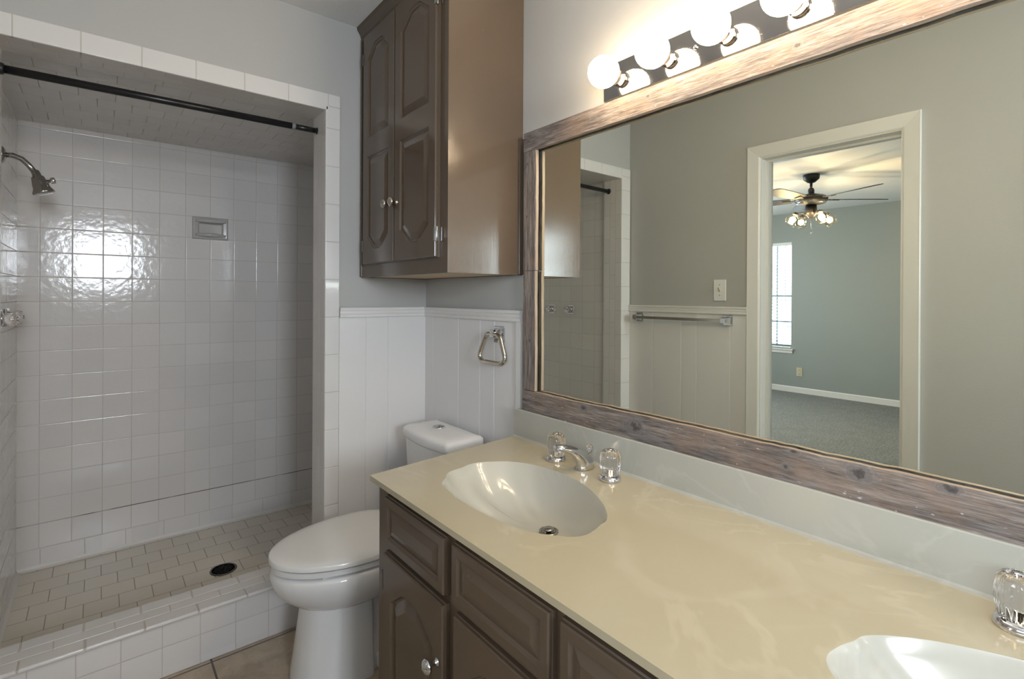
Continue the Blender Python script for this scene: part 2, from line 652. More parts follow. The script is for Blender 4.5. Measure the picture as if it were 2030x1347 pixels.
def panel_front(y0, y1, z0, z1, xf, th, panels, lip=0.008, deep=0.007, slope=0.026):
    """cabinet front facing -X at x = xf with raised panels given as (y, z) outlines"""
    mb = MB()
    b = 0.005
    outer = [(y0 + b, z0 + b), (y1 - b, z0 + b), (y1 - b, z1 - b), (y0 + b, z1 - b)]
    full = [(y0, z0), (y1, z0), (y1, z1), (y0, z1)]
    fill_holes(outer, panels, lambda a, c: (xf, a, c), mb)
    R = lambda pl, x: [(x, a, c) for a, c in pl]
    mid = [(y0 + 0.003, z0 + 0.003), (y1 - 0.003, z0 + 0.003), (y1 - 0.003, z1 - 0.003), (y0 + 0.003, z1 - 0.003)]
    mb.loft([R(outer, xf), R(mid, xf + 0.003), R(mid, xf + 0.0085), R(full, xf + 0.0095), R(full, xf + th)], False, True, 0, False)
    for pl in panels:
        o1 = offset_poly(pl, 0.0035)
        o2 = offset_poly(pl, lip)
        o3 = offset_poly(pl, lip + slope)
        mb.loft([R(pl, xf), R(o1, xf + deep * 0.75), R(o2, xf + deep), R(o3, xf + 0.0005)], False, True, 0, False)
    return mb


# ================================================================ room constants
XL, XR, YF, YN, ZC = -0.32, 1.16, 2.055, -2.15, 2.39
SX0, SX1, SY0, SY1 = -0.275, 1.02, 2.185, 3.0732      # shower alcove
SFZ, SCZ = 0.06, 2.034
OX0, OX1, OZ = -0.231, 0.70, 2.018                     # clear opening of the shower
BX = -5.0                                              # bedroom far wall
DY0, DY1, DZ = 0.64, 1.222, 1.985                      # doorway in the left wall

# ---------------------------------------------------------------- shell
struct('floor', MB().box(XL - 0.12, XR, YN, YF + 0.01, -0.06, 0), M['floor_tile'], 'beige stone-look tile floor of the bathroom', 'floor')
struct('ceiling', MB().box(XL - 0.12, XR + 0.1, YN - 0.1, YF + 0.13, ZC, ZC + 0.06), M['ceiling'], 'textured off-white bathroom ceiling', 'ceiling')
struct('wall_right', MB().box(XR, XR + 0.1, YN - 0.1, YF, 0, ZC), M['wall'], 'pale grey painted wall behind the mirror', 'wall')
b = MB().box(XL - 0.12, OX0 - 0.002, YF, SY0, 0, ZC).box(OX1 + 0.002, XR + 0.1, YF, SY0, 0, ZC).box(OX0 - 0.002, OX1 + 0.002, YF, SY0, OZ + 0.004, ZC)
struct('wall_far', b, M['wall'], 'pale grey wall around the shower opening', 'wall')
J = 0.0125
QY0, QY1, QZ0, QZ1 = -1.20, 0.10, 1.32, 1.80  # opening of an added window that gives the cabinet its highlight
b = MB().box(XL - 0.12, XL, DY1 + J, YF, 0, ZC).box(XL - 0.12, XL, DY0 - J, DY1 + J, DZ + J, ZC).box(XL - 0.12, XL, QY1, DY0 - J, 0, ZC)
b.box(XL - 0.12, XL, YN - 0.1, QY0, 0, ZC).box(XL - 0.12, XL, QY0, QY1, 0, QZ0).box(XL - 0.12, XL, QY0, QY1, QZ1, ZC)
struct('wall_left', b, M['wall'], 'grey wall with the doorway, seen in the mirror', 'wall')
WX0, WX1, WZ0, WZ1 = -0.27, 0.35, 1.42, 2.04  # opening of an added window that sends cool light to the shower
b = MB().box(XL, WX0, YN - 0.1, YN, 0, ZC).box(WX1, XR, YN - 0.1, YN, 0, ZC).box(WX0, WX1, YN - 0.1, YN, 0, WZ0).box(WX0, WX1, YN - 0.1, YN, WZ1, ZC)
struct('wall_near', b, M['wall'], 'grey wall with an added small window behind the viewer', 'wall')
w2 = struct('added_window_2', MB().box(WX0 - 0.06, WX1 + 0.06, YN, YN + 0.018, WZ1, WZ1 + 0.06).box(WX0 - 0.06, WX1 + 0.06, YN, YN + 0.018, WZ0 - 0.06, WZ0)
            .box(WX0 - 0.06, WX0, YN, YN + 0.018, WZ0, WZ1).box(WX1, WX1 + 0.06, YN, YN + 0.018, WZ0, WZ1)
            .box(WX0, WX1, YN - 0.07, YN - 0.04, (WZ0 + WZ1) / 2 - 0.015, (WZ0 + WZ1) / 2 + 0.015), M['trim_white'],
            'white framed small window added unseen behind the viewer for cool light', 'window')
obj('window_pane', MB().box(WX0, WX1, YN - 0.09, YN - 0.085, WZ0, WZ1), M['pane'], w2)

w3 = struct('added_window_3', MB().box(XL, XL + 0.016, QY0 - 0.06, QY1 + 0.06, QZ1, QZ1 + 0.06).box(XL, XL + 0.016, QY0 - 0.06, QY1 + 0.06, QZ0 - 0.06, QZ0)
            .box(XL, XL + 0.016, QY0 - 0.06, QY0, QZ0, QZ1).box(XL, XL + 0.016, QY1, QY1 + 0.06, QZ0, QZ1).box(XL - 0.08, XL - 0.05, QY0, QY1, 1.548, 1.572),
            M['trim_white'], 'white framed window added unseen in the left wall for cool light', 'window')
obj('window_pane', MB().box(XL - 0.105, XL - 0.10, QY0, QY1, QZ0, QZ1), M['pane'], w3)

# shower alcove
struct('wall_shower_back', MB().box(SX0 - 0.1, SX1 + 0.1, SY1, SY1 + 0.08, 0, SCZ + 0.1), M['tile_back'], 'white square tiled back wall of the shower', 'wall')
struct('wall_shower_left', MB().box(SX0 - 0.1, SX0, SY0, SY1, 0, SCZ + 0.1), M['tile_side'], 'white tiled shower wall carrying the shower head', 'wall')
struct('wall_shower_right', MB().box(SX1, SX1 + 0.1, SY0, SY1, 0, SCZ + 0.1), M['tile_side'], 'white tiled right side wall of the shower', 'wall')
struct('floor_shower', MB().box(SX0, SX1, SY0 - 0.01, SY1, 0, SFZ), M['tile_shower_floor'], 'cream tiled shower floor in a running bond', 'floor')
struct('ceiling_shower', MB().box(SX0, SX1, SY0, SY1, SCZ, SCZ + 0.06), M['tile_shower_ceiling'], 'tiled ceiling inside the shower', 'ceiling')
# cove tile lying along the foot of the left shower wall
b = MB().prism([(SX0, SFZ), (SX0 + 0.016, SFZ), (SX0 + 0.006, SFZ + 0.006), (SX0, SFZ + 0.02)], SY0, SY1, 1)
struct('baseboard_shower', b, M['tile_cove'], 'white cove tile along the foot of the shower wall', 'trim')
b = MB().prism([(SY1, SFZ), (SY1 - 0.014, SFZ), (SY1 - 0.005, SFZ + 0.005), (SY1, SFZ + 0.016)], SX0, SX1, 0)
struct('baseboard_shower_back', b, M['tile_cove'], 'white cove tile along the foot of the shower back wall', 'trim')

# lining of the opening: soffit and reveals
b = MB().box(OX0 - 0.008, OX1 + 0.008, YF - 0.004, SY0 + 0.004, OZ, OZ + 0.012)
struct('trim_1', b, M['tile_soffit'], 'narrow tiles lining the top of the shower opening', 'trim')
b = MB().box(OX1, OX1 + 0.010, YF - 0.004, SY0 + 0.006, 0.17, OZ)
struct('trim_2', b, M['tile_reveal'], 'narrow tiles lining the right jamb of the shower', 'trim')
b = MB().box(OX0 - 0.010, OX0, YF - 0.004, SY0 + 0.006, 0.17, OZ)
struct('trim_3', b, M['tile_reveal'], 'narrow tiles lining the left jamb of the shower', 'trim')

# bullnose tiles framing the opening, each tile its own block in the mesh
YT = 2.0455


def bullnose(mb, x0, x1, z0, z1):
    g = 0.0006
    mb.rbox(x0 + g, x1 - g, YT, YF + 0.004, z0 + g, z1 - g, 0.0028, 2)


b = MB()
xs = [OX0 - 0.004] + [0.1067 + 0.1511 * k for k in range(-2, 5)]
for a, c in zip(xs[:-1], xs[1:]):
    bullnose(b, a, c, OZ - 0.001, 2.084)
bullnose(b, 0.711, 0.759, 2.034, 2.084)
bullnose(b, -0.315, OX0 - 0.004, 2.034, 2.084)
struct('trim_4', b, M['tile_trim'], 'white bullnose tiles across the top of the shower opening', 'trim')
zs = [2.034] + [1.946 - 0.151 * k for k in range(0, 12)] + [0.172]
b = MB()
for a, c in zip(zs[1:], zs[:-1]):
    bullnose(b, OX1, 0.759, a, c)
struct('trim_5', b, M['tile_trim'], 'white bullnose tiles up the right side of the shower opening', 'trim')
b = MB()
for a, c in zip(zs[1:], zs[:-1]):
    bullnose(b, -0.315, OX0, a, c)
struct('trim_6', b, M['tile_trim'], 'white bullnose tiles up the left side of the shower opening', 'trim')
b = MB().box(-0.314, 0.758, YF - 0.0080, YF + 0.001, OZ, 2.083).box(OX1 + 0.002, 0.758, YF - 0.0080, YF + 0.001, 0.0, OZ).box(-0.314, OX0 - 0.002, YF - 0.0080, YF + 0.001, 0.1905, OZ)
struct('trim_7', b, M['grout'], 'grout bed behind the bullnose tiles', 'trim')
# right hand strip of trim below the curb level
b = MB().rbox(OX1, 0.759, YT, YF + 0.004, 0.001, 0.171, 0.003)
struct('trim_8', b, M['tile_trim'], 'white tile at the foot of the right jamb', 'trim')

# curb
cb = struct('shower_curb', MB().box(XL + 0.003, OX1, YT + 0.0015, SY0 + 0.012, 0.002, 0.176), M['tile_curb'], 'white tiled curb below the shower opening', 'curb')
b = MB()
for i, (ya, yb, off) in enumerate(((YT - 0.006, YT + 0.050, 0.05), (YT + 0.050, YT + 0.098, 0.125), (YT + 0.098, SY0 + 0.016, 0.045))):
    x = OX0 - 0.15 + off - 0.0
    while x < OX1:
        xa, xb = max(x, XL + 0.004), min(x + 0.151, OX1)
        if xb - xa > 0.01:
            if i == 0:
                b.rbox(xa + .0008, xb - .0008, ya, yb - .001, 0.1765, 0.190, 0.005, 3)
            elif i == 2:
                b.rbox(xa + .0008, xb - .0008, ya + .001, yb, 0.1765, 0.190, 0.005, 3)
            else:
                b.rbox(xa + .0008, xb - .0008, ya, yb, 0.1765, 0.190, 0.002, 2)
        x += 0.151
b.box(XL + 0.005, OX1 - 0.001, YT - 0.0045, SY0 + 0.0145, 0.1765, 0.1884, 1)
obj('curb_cap', b, [M['tile_trim'], M['grout']], cb)

# ---------------------------------------------------------------- wainscot and rails
WT = 1.205


def grooved(mb, axis, pos, depth, a0, a1, z0, z1, grooves, gw=0.007):
    """panel board whose face lies at pos; V grooves run up it. axis 1: face toward -Y, spans X; axis 0: face toward -X; axis -1: toward +X"""
    cuts = sorted([g for g in grooves if a0 < g < a1])
    pts = [(a0, 0)]
    for g in cuts:
        pts += [(g - gw / 2, 0), (g - gw / 6, 0.004), (g + gw / 6, 0.0012), (g + gw / 2, 0)]
    pts.append((a1, 0))
    if axis == 1:
        prof = [(a, pos + d) for a, d in pts] + [(a1, pos + depth), (a0, pos + depth)]
        mb.prism(prof, z0, z1, 2)
    elif axis == 0:
        prof = [(pos + d, a) for a, d in pts] + [(pos + depth, a1), (pos + depth, a0)]
        mb.prism(prof, z0, z1, 2)
    else:
        prof = [(pos - d, a) for a, d in pts] + [(pos - depth, a1), (pos - depth, a0)]
        mb.prism(prof, z0, z1, 2)


def rail_profile(z0=1.187, z1=1.2285):
    h = z1 - z0
    return [(0, z0), (0.010, z0), (0.013, z0 + h * .08), (0.013, z0 + h * .30), (0.010, z0 + h * .36), (0.012, z0 + h * .42), (0.012, z0 + h * .66),
            (0.015, z0 + h * .74), (0.016, z0 + h * .92), (0.014, z1), (0, z1)]


b = MB()
grooved(b, 1, YF - 0.007, 0.007, 0.7592, XR - 0.006, 0, 1.19, [0.873, 0.973])
struct('trim_9', b, M['wainscot'], 'white grooved panelling on the far wall behind the toilet', 'panelling')
b = MB()
grooved(b, 0, XR - 0.006, 0.006, 1.37, YF - 0.006, 0, 1.19, [1.981, 1.773, 1.619, 1.528])
struct('trim_10', b, M['wainscot'], 'white grooved panelling on the mirror wall beside the toilet tank', 'panelling')
b = MB().prism([(YF - d, z) for d, z in [(0.005 + q * 0.9, z) for q, z in rail_profile()]], 0.760, XR, 0)
struct('trim_11', b, M['trim_white'], 'white chair rail on the far wall', 'chair rail')
b = MB().prism([(XR - 0.005 - d * 0.9, z) for d, z in rail_profile()], 1.366, YF, 1)
struct('trim_12', b, M['trim_white'], 'white chair rail on the mirror wall', 'chair rail')
b = MB().rbox(XR - 0.016, XR - 0.002, 1.366, 1.392, 0.80, 1.190, 0.003)
struct('trim_13', b, M['trim_white'], 'white upright edge strip ending the panelling beside the mirror', 'trim')
b = MB()
grooved(b, -1, XL + 0.007, 0.007, 1.288, YF, 0, 1.19, [1.87, 1.675, 1.578, 1.38])
struct('trim_14', b, M['wainscot'], 'white grooved panelling under the towel bar', 'panelling')
b = MB().prism([(XL + 0.005 + d, z) for d, z in rail_profile()], 1.288, YF - 0.012, 1)
struct('trim_15', b, M['trim_white'], 'white chair rail above the towel bar', 'chair rail')

# ---------------------------------------------------------------- doorway to the bedroom
d1 = struct('door_1', MB().box(XL - 0.125, XL + 0.005, DY0 - 0.012, DY0, 0, DZ).box(XL - 0.125, XL + 0.005, DY1, DY1 + 0.012, 0, DZ)
            .box(XL - 0.125, XL + 0.005, DY0 - 0.012, DY1 + 0.012, DZ, DZ + 0.012), M['door_white'], 'white doorway to the bedroom, reflected in the mirror', 'doorway')
cw = 0.062


def casing(mb, x0, x1):
    """mitred board round the opening, thinner toward its inner edge"""
    a0, a1, zt = DY0 - 0.006, DY1 + 0.006, DZ + 0.006
    path = [((a0, 0.0), (-1, 0)), ((a0, zt), (-1, 1)), ((a1, zt), (1, 1)), ((a1, 0.0), (1, 0))]
    thick = x1 - x0
    back, sgn = (x0, 1) if x0 > XL - 0.06 else (x1, -1)
    prof = [(0, 0), (0, 0.010), (0.006, 0.013), (cw - 0.010, thick - 0.001), (cw - 0.002, thick), (cw, thick - 0.002), (cw, 0)]
    rings = [[(back + sgn * h, y + dy * w, z + dz * w) for w, h in prof] for (y, z), (dy, dz) in path]
    mb.loft(rings, True, True, 0, False)


b = MB()
casing(b, XL, XL + 0.018)
obj('casing', b, M['door_white'], d1)
b = MB()
casing(b, XL - 0.138, XL - 0.12)
obj('casing', b, M['door_white'], d1)
b = MB().box(XL - 0.085, XL - 0.05, DY0, DY0 + 0.011, 0, DZ - 0.011).box(XL - 0.085, XL - 0.05, DY1 - 0.011, DY1, 0, DZ - 0.011).box(XL - 0.085, XL - 0.05, DY0, DY1, DZ - 0.011, DZ)
obj('door_stop', b, M['door_white'], d1)

# ---------------------------------------------------------------- bedroom beyond
BY0, BY1, BZC = 0.30, 4.5, 2.425
struct('floor_bedroom', MB().box(BX - 0.1, XL - 0.12, BY0, BY1, -0.06, 0.002), M['carpet'], 'grey carpet of the bedroom', 'carpet')
struct('ceiling_bedroom', MB().box(BX - 0.1, XL - 0.12, BY0, BY1, BZC, BZC + 0.06), M['ceiling'], 'white bedroom ceiling with fan shadows', 'ceiling')
VY0, VY1, VZ0, VZ1 = 2.994, 3.90, 0.585, 2.035
b = MB().box(BX - 0.12, BX, BY0, VY0, 0, BZC).box(BX - 0.12, BX, VY1, BY1, 0, BZC).box(BX - 0.12, BX, VY0, VY1, 0, VZ0).box(BX - 0.12, BX, VY0, VY1, VZ1, BZC)
struct('wall_bedroom_window', b, M['wall_bedroom'], 'grey green bedroom wall with the blind window', 'wall')
UX0, UX1, UZ0, UZ1 = -3.65, -2.15, 0.80, 2.10  # opening of an added, unseen window that fills the bedroom with light
b = MB().box(BX - 0.1, UX0, BY1, BY1 + 0.1, 0, BZC).box(UX1, XL - 0.12, BY1, BY1 + 0.1, 0, BZC).box(UX0, UX1, BY1, BY1 + 0.1, 0, UZ0).box(UX0, UX1, BY1, BY1 + 0.1, UZ1, BZC)
struct('wall_bedroom_left', b, M['wall_bedroom'], 'bedroom wall left of the window', 'wall')
struct('wall_bedroom_right', MB().box(BX - 0.1, XL - 0.12, BY0 - 0.1, BY0, 0, BZC), M['wall_bedroom'], 'bedroom wall right of the doorway', 'wall')
struct('wall_bedroom_near', MB().box(XL - 0.125, XL - 0.1195, SY0, BY1, 0, BZC).box(XL - 0.125, XL - 0.1195, YF, SY0, ZC, BZC), M['wall_bedroom'], 'bedroom side of the bathroom wall', 'wall')
struct('baseboard_bedroom', MB().prism([(BX, 0.002), (BX + 0.014, 0.002), (BX + 0.014, 0.068), (BX + 0.006, 0.078), (BX, 0.078)], BY0, BY1, 1), M['trim_white'], 'white baseboard below the bedroom window', 'baseboard')
# window
w1 = struct('window_1', MB().box(BX - 0.11, BX - 0.07, VY0, VY0 + 0.03, VZ0, VZ1).box(BX - 0.11, BX - 0.07, VY1 - 0.03, VY1, VZ0, VZ1)
            .box(BX - 0.11, BX - 0.07, VY0, VY1, VZ1 - 0.03, VZ1).box(BX - 0.11, BX - 0.07, VY0, VY1, VZ0, VZ0 + 0.045)
            .box(BX - 0.105, BX - 0.075, VY0, VY1, 1.290, 1.312).box(BX - 0.105, BX - 0.075, VY0, VY1, 0.938, 0.956).box(BX - 0.105, BX - 0.08, VY0 + 0.22, VY0 + 0.232, VZ0, VZ1),
            plain('window_frame_grey', (0.16, 0.20, 0.22), 0.4), 'bedroom window behind white blinds', 'window')
obj('window_pane', MB().box(BX - 0.094, BX - 0.09, VY0 + 0.03, VY1 - 0.03, VZ0 + 0.045, VZ1 - 0.03), M['pane'], w1)
obj('window_sill', MB().box(BX - 0.07, BX + 0.035, VY0 - 0.03, VY1 + 0.03, VZ0 - 0.02, VZ0).box(BX, BX + 0.016, VY0 - 0.02, VY1 + 0.02, VZ0 - 0.062, VZ0 - 0.02), M['trim_white'], w1, bevel=0.003)

w4 = struct('added_window_4', MB().box(UX0, UX1, BY1 + 0.05, BY1 + 0.09, UZ0, UZ0 + 0.04).box(UX0, UX1, BY1 + 0.05, BY1 + 0.09, UZ1 - 0.04, UZ1).box(UX0, UX0 + 0.04, BY1 + 0.05, BY1 + 0.09, UZ0, UZ1)
            .box(UX1 - 0.04, UX1, BY1 + 0.05, BY1 + 0.09, UZ0, UZ1), M['trim_white'], 'unseen bedroom window added on the adjoining wall for fill light', 'window')
obj('window_pane', MB().box(UX0 + 0.04, UX1 - 0.04, BY1 + 0.068, BY1 + 0.072, UZ0 + 0.04, UZ1 - 0.04), M['pane'], w4)

t = thing('window_blind', 'white horizontal slat blind lowered over the bedroom window', 'blind', (BX - 0.03, (VY0 + VY1) / 2, VZ1))
obj('headrail', MB().box(BX - 0.055, BX - 0.008, VY0 + 0.006, VY1 - 0.006, VZ1 - 0.042, VZ1 - 0.001), M['blind'], t)
b = MB()
z = VZ1 - 0.065
sl = math.radians(11)
while z > VZ0 + 0.035:
    dx, dz = 0.023 * math.cos(sl), 0.023 * math.sin(sl)
    pr = [(BX - 0.032 - dx, z + dz), (BX - 0.032, z + 0.004), (BX - 0.032 + dx, z - dz), (BX - 0.032 + dx, z - dz + 0.0022), (BX - 0.032, z + 0.0062), (BX - 0.032 - dx, z + dz + 0.0022)]
    b.prism(pr, VY0 + 0.008, VY1 - 0.008, 1)
    z -= 0.0455
obj('slats', b, M['blind'], t)
obj('bottom_rail', MB().rbox(BX - 0.055, BX - 0.009, VY0 + 0.008, VY1 - 0.008, VZ0 + 0.004, VZ0 + 0.024, 0.004), M['blind'], t)
obj('ladder_cord', MB().tube([(BX - 0.008, VY0 + 0.105, VZ1 - 0.04), (BX - 0.008, VY0 + 0.105, VZ0 + 0.02)], 0.0016, 6).tube([(BX - 0.008, VY1 - 0.105, VZ1 - 0.04), (BX - 0.008, VY1 - 0.105, VZ0 + 0.02)], 0.0016, 6), M['blind'], t)
obj('tilt_wand', MB().tube([(BX - 0.003, VY0 + 0.085, VZ1 - 0.04), (BX - 0.002, VY0 + 0.085, 1.22)], 0.004, 8), M['blind'], t)

# outlet under the window
t = thing('wall_outlet', 'almond wall outlet low on the bedroom wall beside the window', 'outlet', (BX, 2.886, 0.282))
obj('cover_plate', MB().rbox(BX + 0.0005, BX + 0.007, 2.849, 2.923, 0.224, 0.340, 0.003), M['plastic_almond'], t)
for dz in (-0.025, 0.025):
    b = MB().rbox(BX + 0.0065, BX + 0.010, 2.868, 2.904, 0.282 + dz - 0.016, 0.282 + dz + 0.016, 0.0015)
    r = obj('receptacle', b, M['plastic_almond'], t)
    obj('slot', MB().box(BX + 0.0098, BX + 0.0103, 2.877, 2.880, 0.282 + dz - 0.005, 0.282 + dz + 0.007).box(BX + 0.0098, BX + 0.0103, 2.891, 2.894, 0.282 + dz - 0.005, 0.282 + dz + 0.007), M['dark'], r)

# ceiling fan
FX, FY = -2.85, 1.945
t = thing('ceiling_fan', 'dark bronze ceiling fan with lit glass shades in the bedroom', 'ceiling fan', (FX, FY, BZC))
obj('canopy', MB().lathe([(0.066, 0), (0.070, -0.012), (0.066, -0.04), (0.035, -0.07), (0.016, -0.078)], (FX, FY, BZC - 0.0005), (0, 0, 1)), M['bronze'], t)
obj('downrod', MB().lathe([(0.011, 2.225), (0.011, BZC - 0.07)], (FX, FY, 0), (0, 0, 1), 14).lathe([(0.026, 2.235), (0.026, 2.285), (0.018, 2.30)], (FX, FY, 0), (0, 0, 1), 16), M['bronze'], t)
mo = obj('motor_housing', MB().lathe([(0.06, 2.145), (0.115, 2.158), (0.136, 2.178), (0.138, 2.205), (0.115, 2.225), (0.05, 2.243)], (FX, FY, 0), (0, 0, 1), 36), M['bronze'], t)
b = MB().lathe([(0.118, 2.156), (0.126, 2.168), (0.122, 2.171)], (FX, FY, 0), (0, 0, 1), 36)
obj('trim_ring', b, M['nickel'], mo)
for k in range(5):
    a = math.radians(-66 - 72 * k)
    ca, sa = math.cos(a), math.sin(a)
    til = math.radians(-12)

    def bp(r, w, h):
        # r along the blade, w across, h up
        x, y, z = r, w * math.cos(til) - h * math.sin(til), w * math.sin(til) + h * math.cos(til)
        return Vector((FX + x * ca - y * sa, FY + x * sa + y * ca, 2.195 + z))
    outl = [(0.17, -0.050), (0.30, -0.060), (0.50, -0.068), (0.63, -0.066), (0.665, -0.045), (0.672, 0), (0.665, 0.045), (0.63, 0.066), (0.50, 0.068), (0.30, 0.060), (0.17, 0.050)]
    b = MB().loft([[bp(r, w, -0.003) for r, w in outl], [bp(r, w, 0.003) for r, w in outl]], True, True, 0, False)
    bl = obj('blade', b, M['bronze'], t)
    br = [(0.12, -0.02), (0.16, -0.012), (0.24, -0.03), (0.24, 0.03), (0.16, 0.012), (0.12, 0.02)]
    obj('blade_bracket', MB().loft([[bp(r, w, -0.0095) for r, w in br], [bp(r, w, -0.0035) for r, w in br]], True, True, 0, False), M['bronze'], bl)
lk = obj('light_kit', MB().lathe([(0.0, 2.018), (0.02, 2.022), (0.030, 2.04), (0.048, 2.055), (0.050, 2.075), (0.046, 2.14)], (FX, FY, 0), (0, 0, 1), 24), M['bronze'], t)
for k, a in enumerate((40, 130, -50, -140)):
    # four lamps round the kit
    a = math.radians(a)
    dr = Vector((math.cos(a), math.sin(a), 0))
    c0 = Vector((FX, FY, 2.058))
    arm = obj('lamp_arm', MB().tube([c0 + dr * 0.035, c0 + dr * 0.085 + Vector((0, 0, .014)), c0 + dr * 0.125 + Vector((0, 0, .006)), c0 + dr * 0.142 + Vector((0, 0, -.012))], 0.006, 10), M['bronze'], t)
    ax = (dr * 0.62 + Vector((0, 0, -1))).normalized()
    o = c0 + dr * 0.142 + Vector((0, 0, -.008))
    sh = obj('lamp_shade', MB().lathe([(0.024, 0.0), (0.043, 0.016), (0.055, 0.042), (0.057, 0.070), (0.047, 0.106), (0.0455, 0.106), (0.0555, 0.070), (0.0535, 0.043), (0.0415, 0.017), (0.022, 0.003)], o, ax, 24), M['shade_glass'], t)
    obj('lamp_bulb', MB().sphere(o + ax * 0.052, 0.026, 16, 10), M['fan_bulb'], sh)
    obj('lamp_cup', MB().lathe([(0.020, -0.018), (0.028, -0.004), (0.027, 0.006)], o, ax, 18), M['bronze'], t)
pc = obj('pull_chain', MB().tube([(FX + .01, FY, 2.03), (FX + .01, FY - .008, 1.885)], 0.0014, 6).sphere((FX + .01, FY - .008, 1.880), 0.007, 10, 8), M['nickel'], t)

# ================================================================ light switch, towel bar on the left wall
t = thing('light_switch', 'white toggle light switch above the towel bar', 'light switch', (XL, 1.443, 1.318))
obj('cover_plate', MB().rbox(XL + 0.0005, XL + 0.007, 1.408, 1.478, 1.260, 1.375, 0.003), M['plastic_white'], t)
obj('toggle', MB().prism([(XL + 0.006, 1.306), (XL + 0.006, 1.330), (XL + 0.017, 1.334), (XL + 0.019, 1.328)], 1.4385, 1.4475, 1), M['plastic_almond'], t)
for z in (1.290, 1.346):
    obj('screw', MB().lathe([(0.003, 0), (0.0025, 0.0012)], (XL + 0.007, 1.443, z), (1, 0, 0), 10), M['chrome_dull'], t)

t = thing('towel_bar', 'chrome square towel bar mounted on the white panelling', 'towel bar', (XL + 0.007, 1.68, 1.155))
for y in (1.392, 1.962):
    p = obj('mounting_post', MB().rbox(XL + 0.0075, XL + 0.014, y - 0.027, y + 0.027, 1.127, 1.183, 0.003)
            .loft([[(XL + 0.013, y - 0.020, 1.135), (XL + 0.013, y + 0.020, 1.135), (XL + 0.013, y + 0.020, 1.175), (XL + 0.013, y - 0.020, 1.175)],
                   [(XL + 0.068, y - 0.013, 1.142), (XL + 0.068, y + 0.013, 1.142), (XL + 0.068, y + 0.013, 1.168), (XL + 0.068, y - 0.013, 1.168)]], True, True, 0, False), M['chrome'], t)
obj('bar', MB().rbox(XL + 0.048, XL + 0.064, 1.375, 1.980, 1.147, 1.163, 0.0015), M['nickel'], t)

# ================================================================ shower fittings
t = thing('shower_sprayer', 'chrome shower head on a curved arm from the tiled wall', 'shower head', (SX0, 2.615, 1.785))
obj('wall_flange', MB().lathe([(0.030, 0.0005), (0.030, 0.004), (0.020, 0.010), (0.012, 0.012)], (SX0, 2.615, 1.785), (1, 0, 0), 24), M['chrome_dull'], t)
arm = [(SX0 + 0.002, 2.615, 1.785), (-0.245, 2.615, 1.787), (-0.222, 2.615, 1.778), (-0.203, 2.615, 1.758), (-0.186, 2.615, 1.733)]
obj('shower_arm', MB().tube(arm, 0.0095, 14), M['chrome_dull'], t)
ax = Vector((0.30, 0.0, -0.95)).normalized()
hd = obj('spray_head', MB().lathe([(0.0105, -0.008), (0.013, 0.0), (0.0135, 0.012), (0.019, 0.017), (0.024, 0.040), (0.026, 0.058), (0.033, 0.072), (0.0335, 0.078), (0.029, 0.080), (0.0, 0.0805)], (-0.184, 2.615, 1.733), ax, 28), M['chrome_dull'], t)
o = Vector((-0.184, 2.615, 1.733)) + ax * 0.036
obj('spray_lever', MB().lathe([(0.006, 0.018), (0.006, 0.032), (0.0115, 0.034), (0.0125, 0.040), (0.0115, 0.046), (0.0, 0.048)], o, (0.95, -0.1, 0.25), 16, (6, 0.06)), M['chrome'], hd)

for y, lab in ((2.714, 'chrome shower valve with clear knob nearer the shower back wall'), (2.525, 'chrome shower valve with clear knob nearer the shower opening')):
    t = thing('shower_valve', lab, 'shower valve', (SX0, y, 1.188), 'shower valves on the tiled wall')
    obj('escutcheon', MB().rbox(SX0 + 0.0006, SX0 + 0.009, y - 0.034, y + 0.034, 1.153, 1.222, 0.004)
        .lathe([(0.026, 0.008), (0.020, 0.016), (0.012, 0.018)], (SX0, y, 1.188), (1, 0, 0), 24), M['chrome'], t)
    kn = obj('knob', MB().lathe([(0.016, 0.020), (0.024, 0.026), (0.025, 0.044), (0.021, 0.049), (0.0, 0.050)], (SX0, y, 1.188), (1, 0, 0), 32, (8, 0.05)), M['acrylic'], t)
    obj('knob_cap', MB().lathe([(0.008, 0.0505), (0.008, 0.054), (0.0, 0.055)], (SX0, y, 1.188), (1, 0, 0), 16), M['chrome'], kn)

t = thing('shower_curtain_rod', 'black tension curtain rod across the top of the shower opening', 'curtain rod', (OX0, 2.15, 1.958))
obj('rod', MB().tube([(OX0 + 0.008, 2.150, 1.952), (0.607, 2.150, 1.958)], 0.0125, 16), M['black_metal'], t)
obj('inner_rod', MB().tube([(0.607, 2.150, 1.958), (OX1 - 0.008, 2.150, 1.958)], 0.0110, 16), M['black_metal'], t)
obj('joint_ring', MB().lathe([(0.0133, -0.007), (0.0133, 0.007)], (0.607, 2.150, 1.958), (1, 0, 0), 18), plain('grey_sleeve', (0.22, 0.22, 0.24), 0.4), t)
for x, s in ((OX0, 1), (OX1, -1)):
    obj('end_cap', MB().lathe([(0.0175, 0.0005), (0.018, 0.004), (0.016, 0.009), (0.0125, 0.010)] if s > 0 else [(0.014, 0.0005), (0.014, 0.003), (0.011, 0.004)], (x, 2.150, 1.952 if s > 0 else 1.958), (s, 0, 0), 20), M['black_metal'], t)

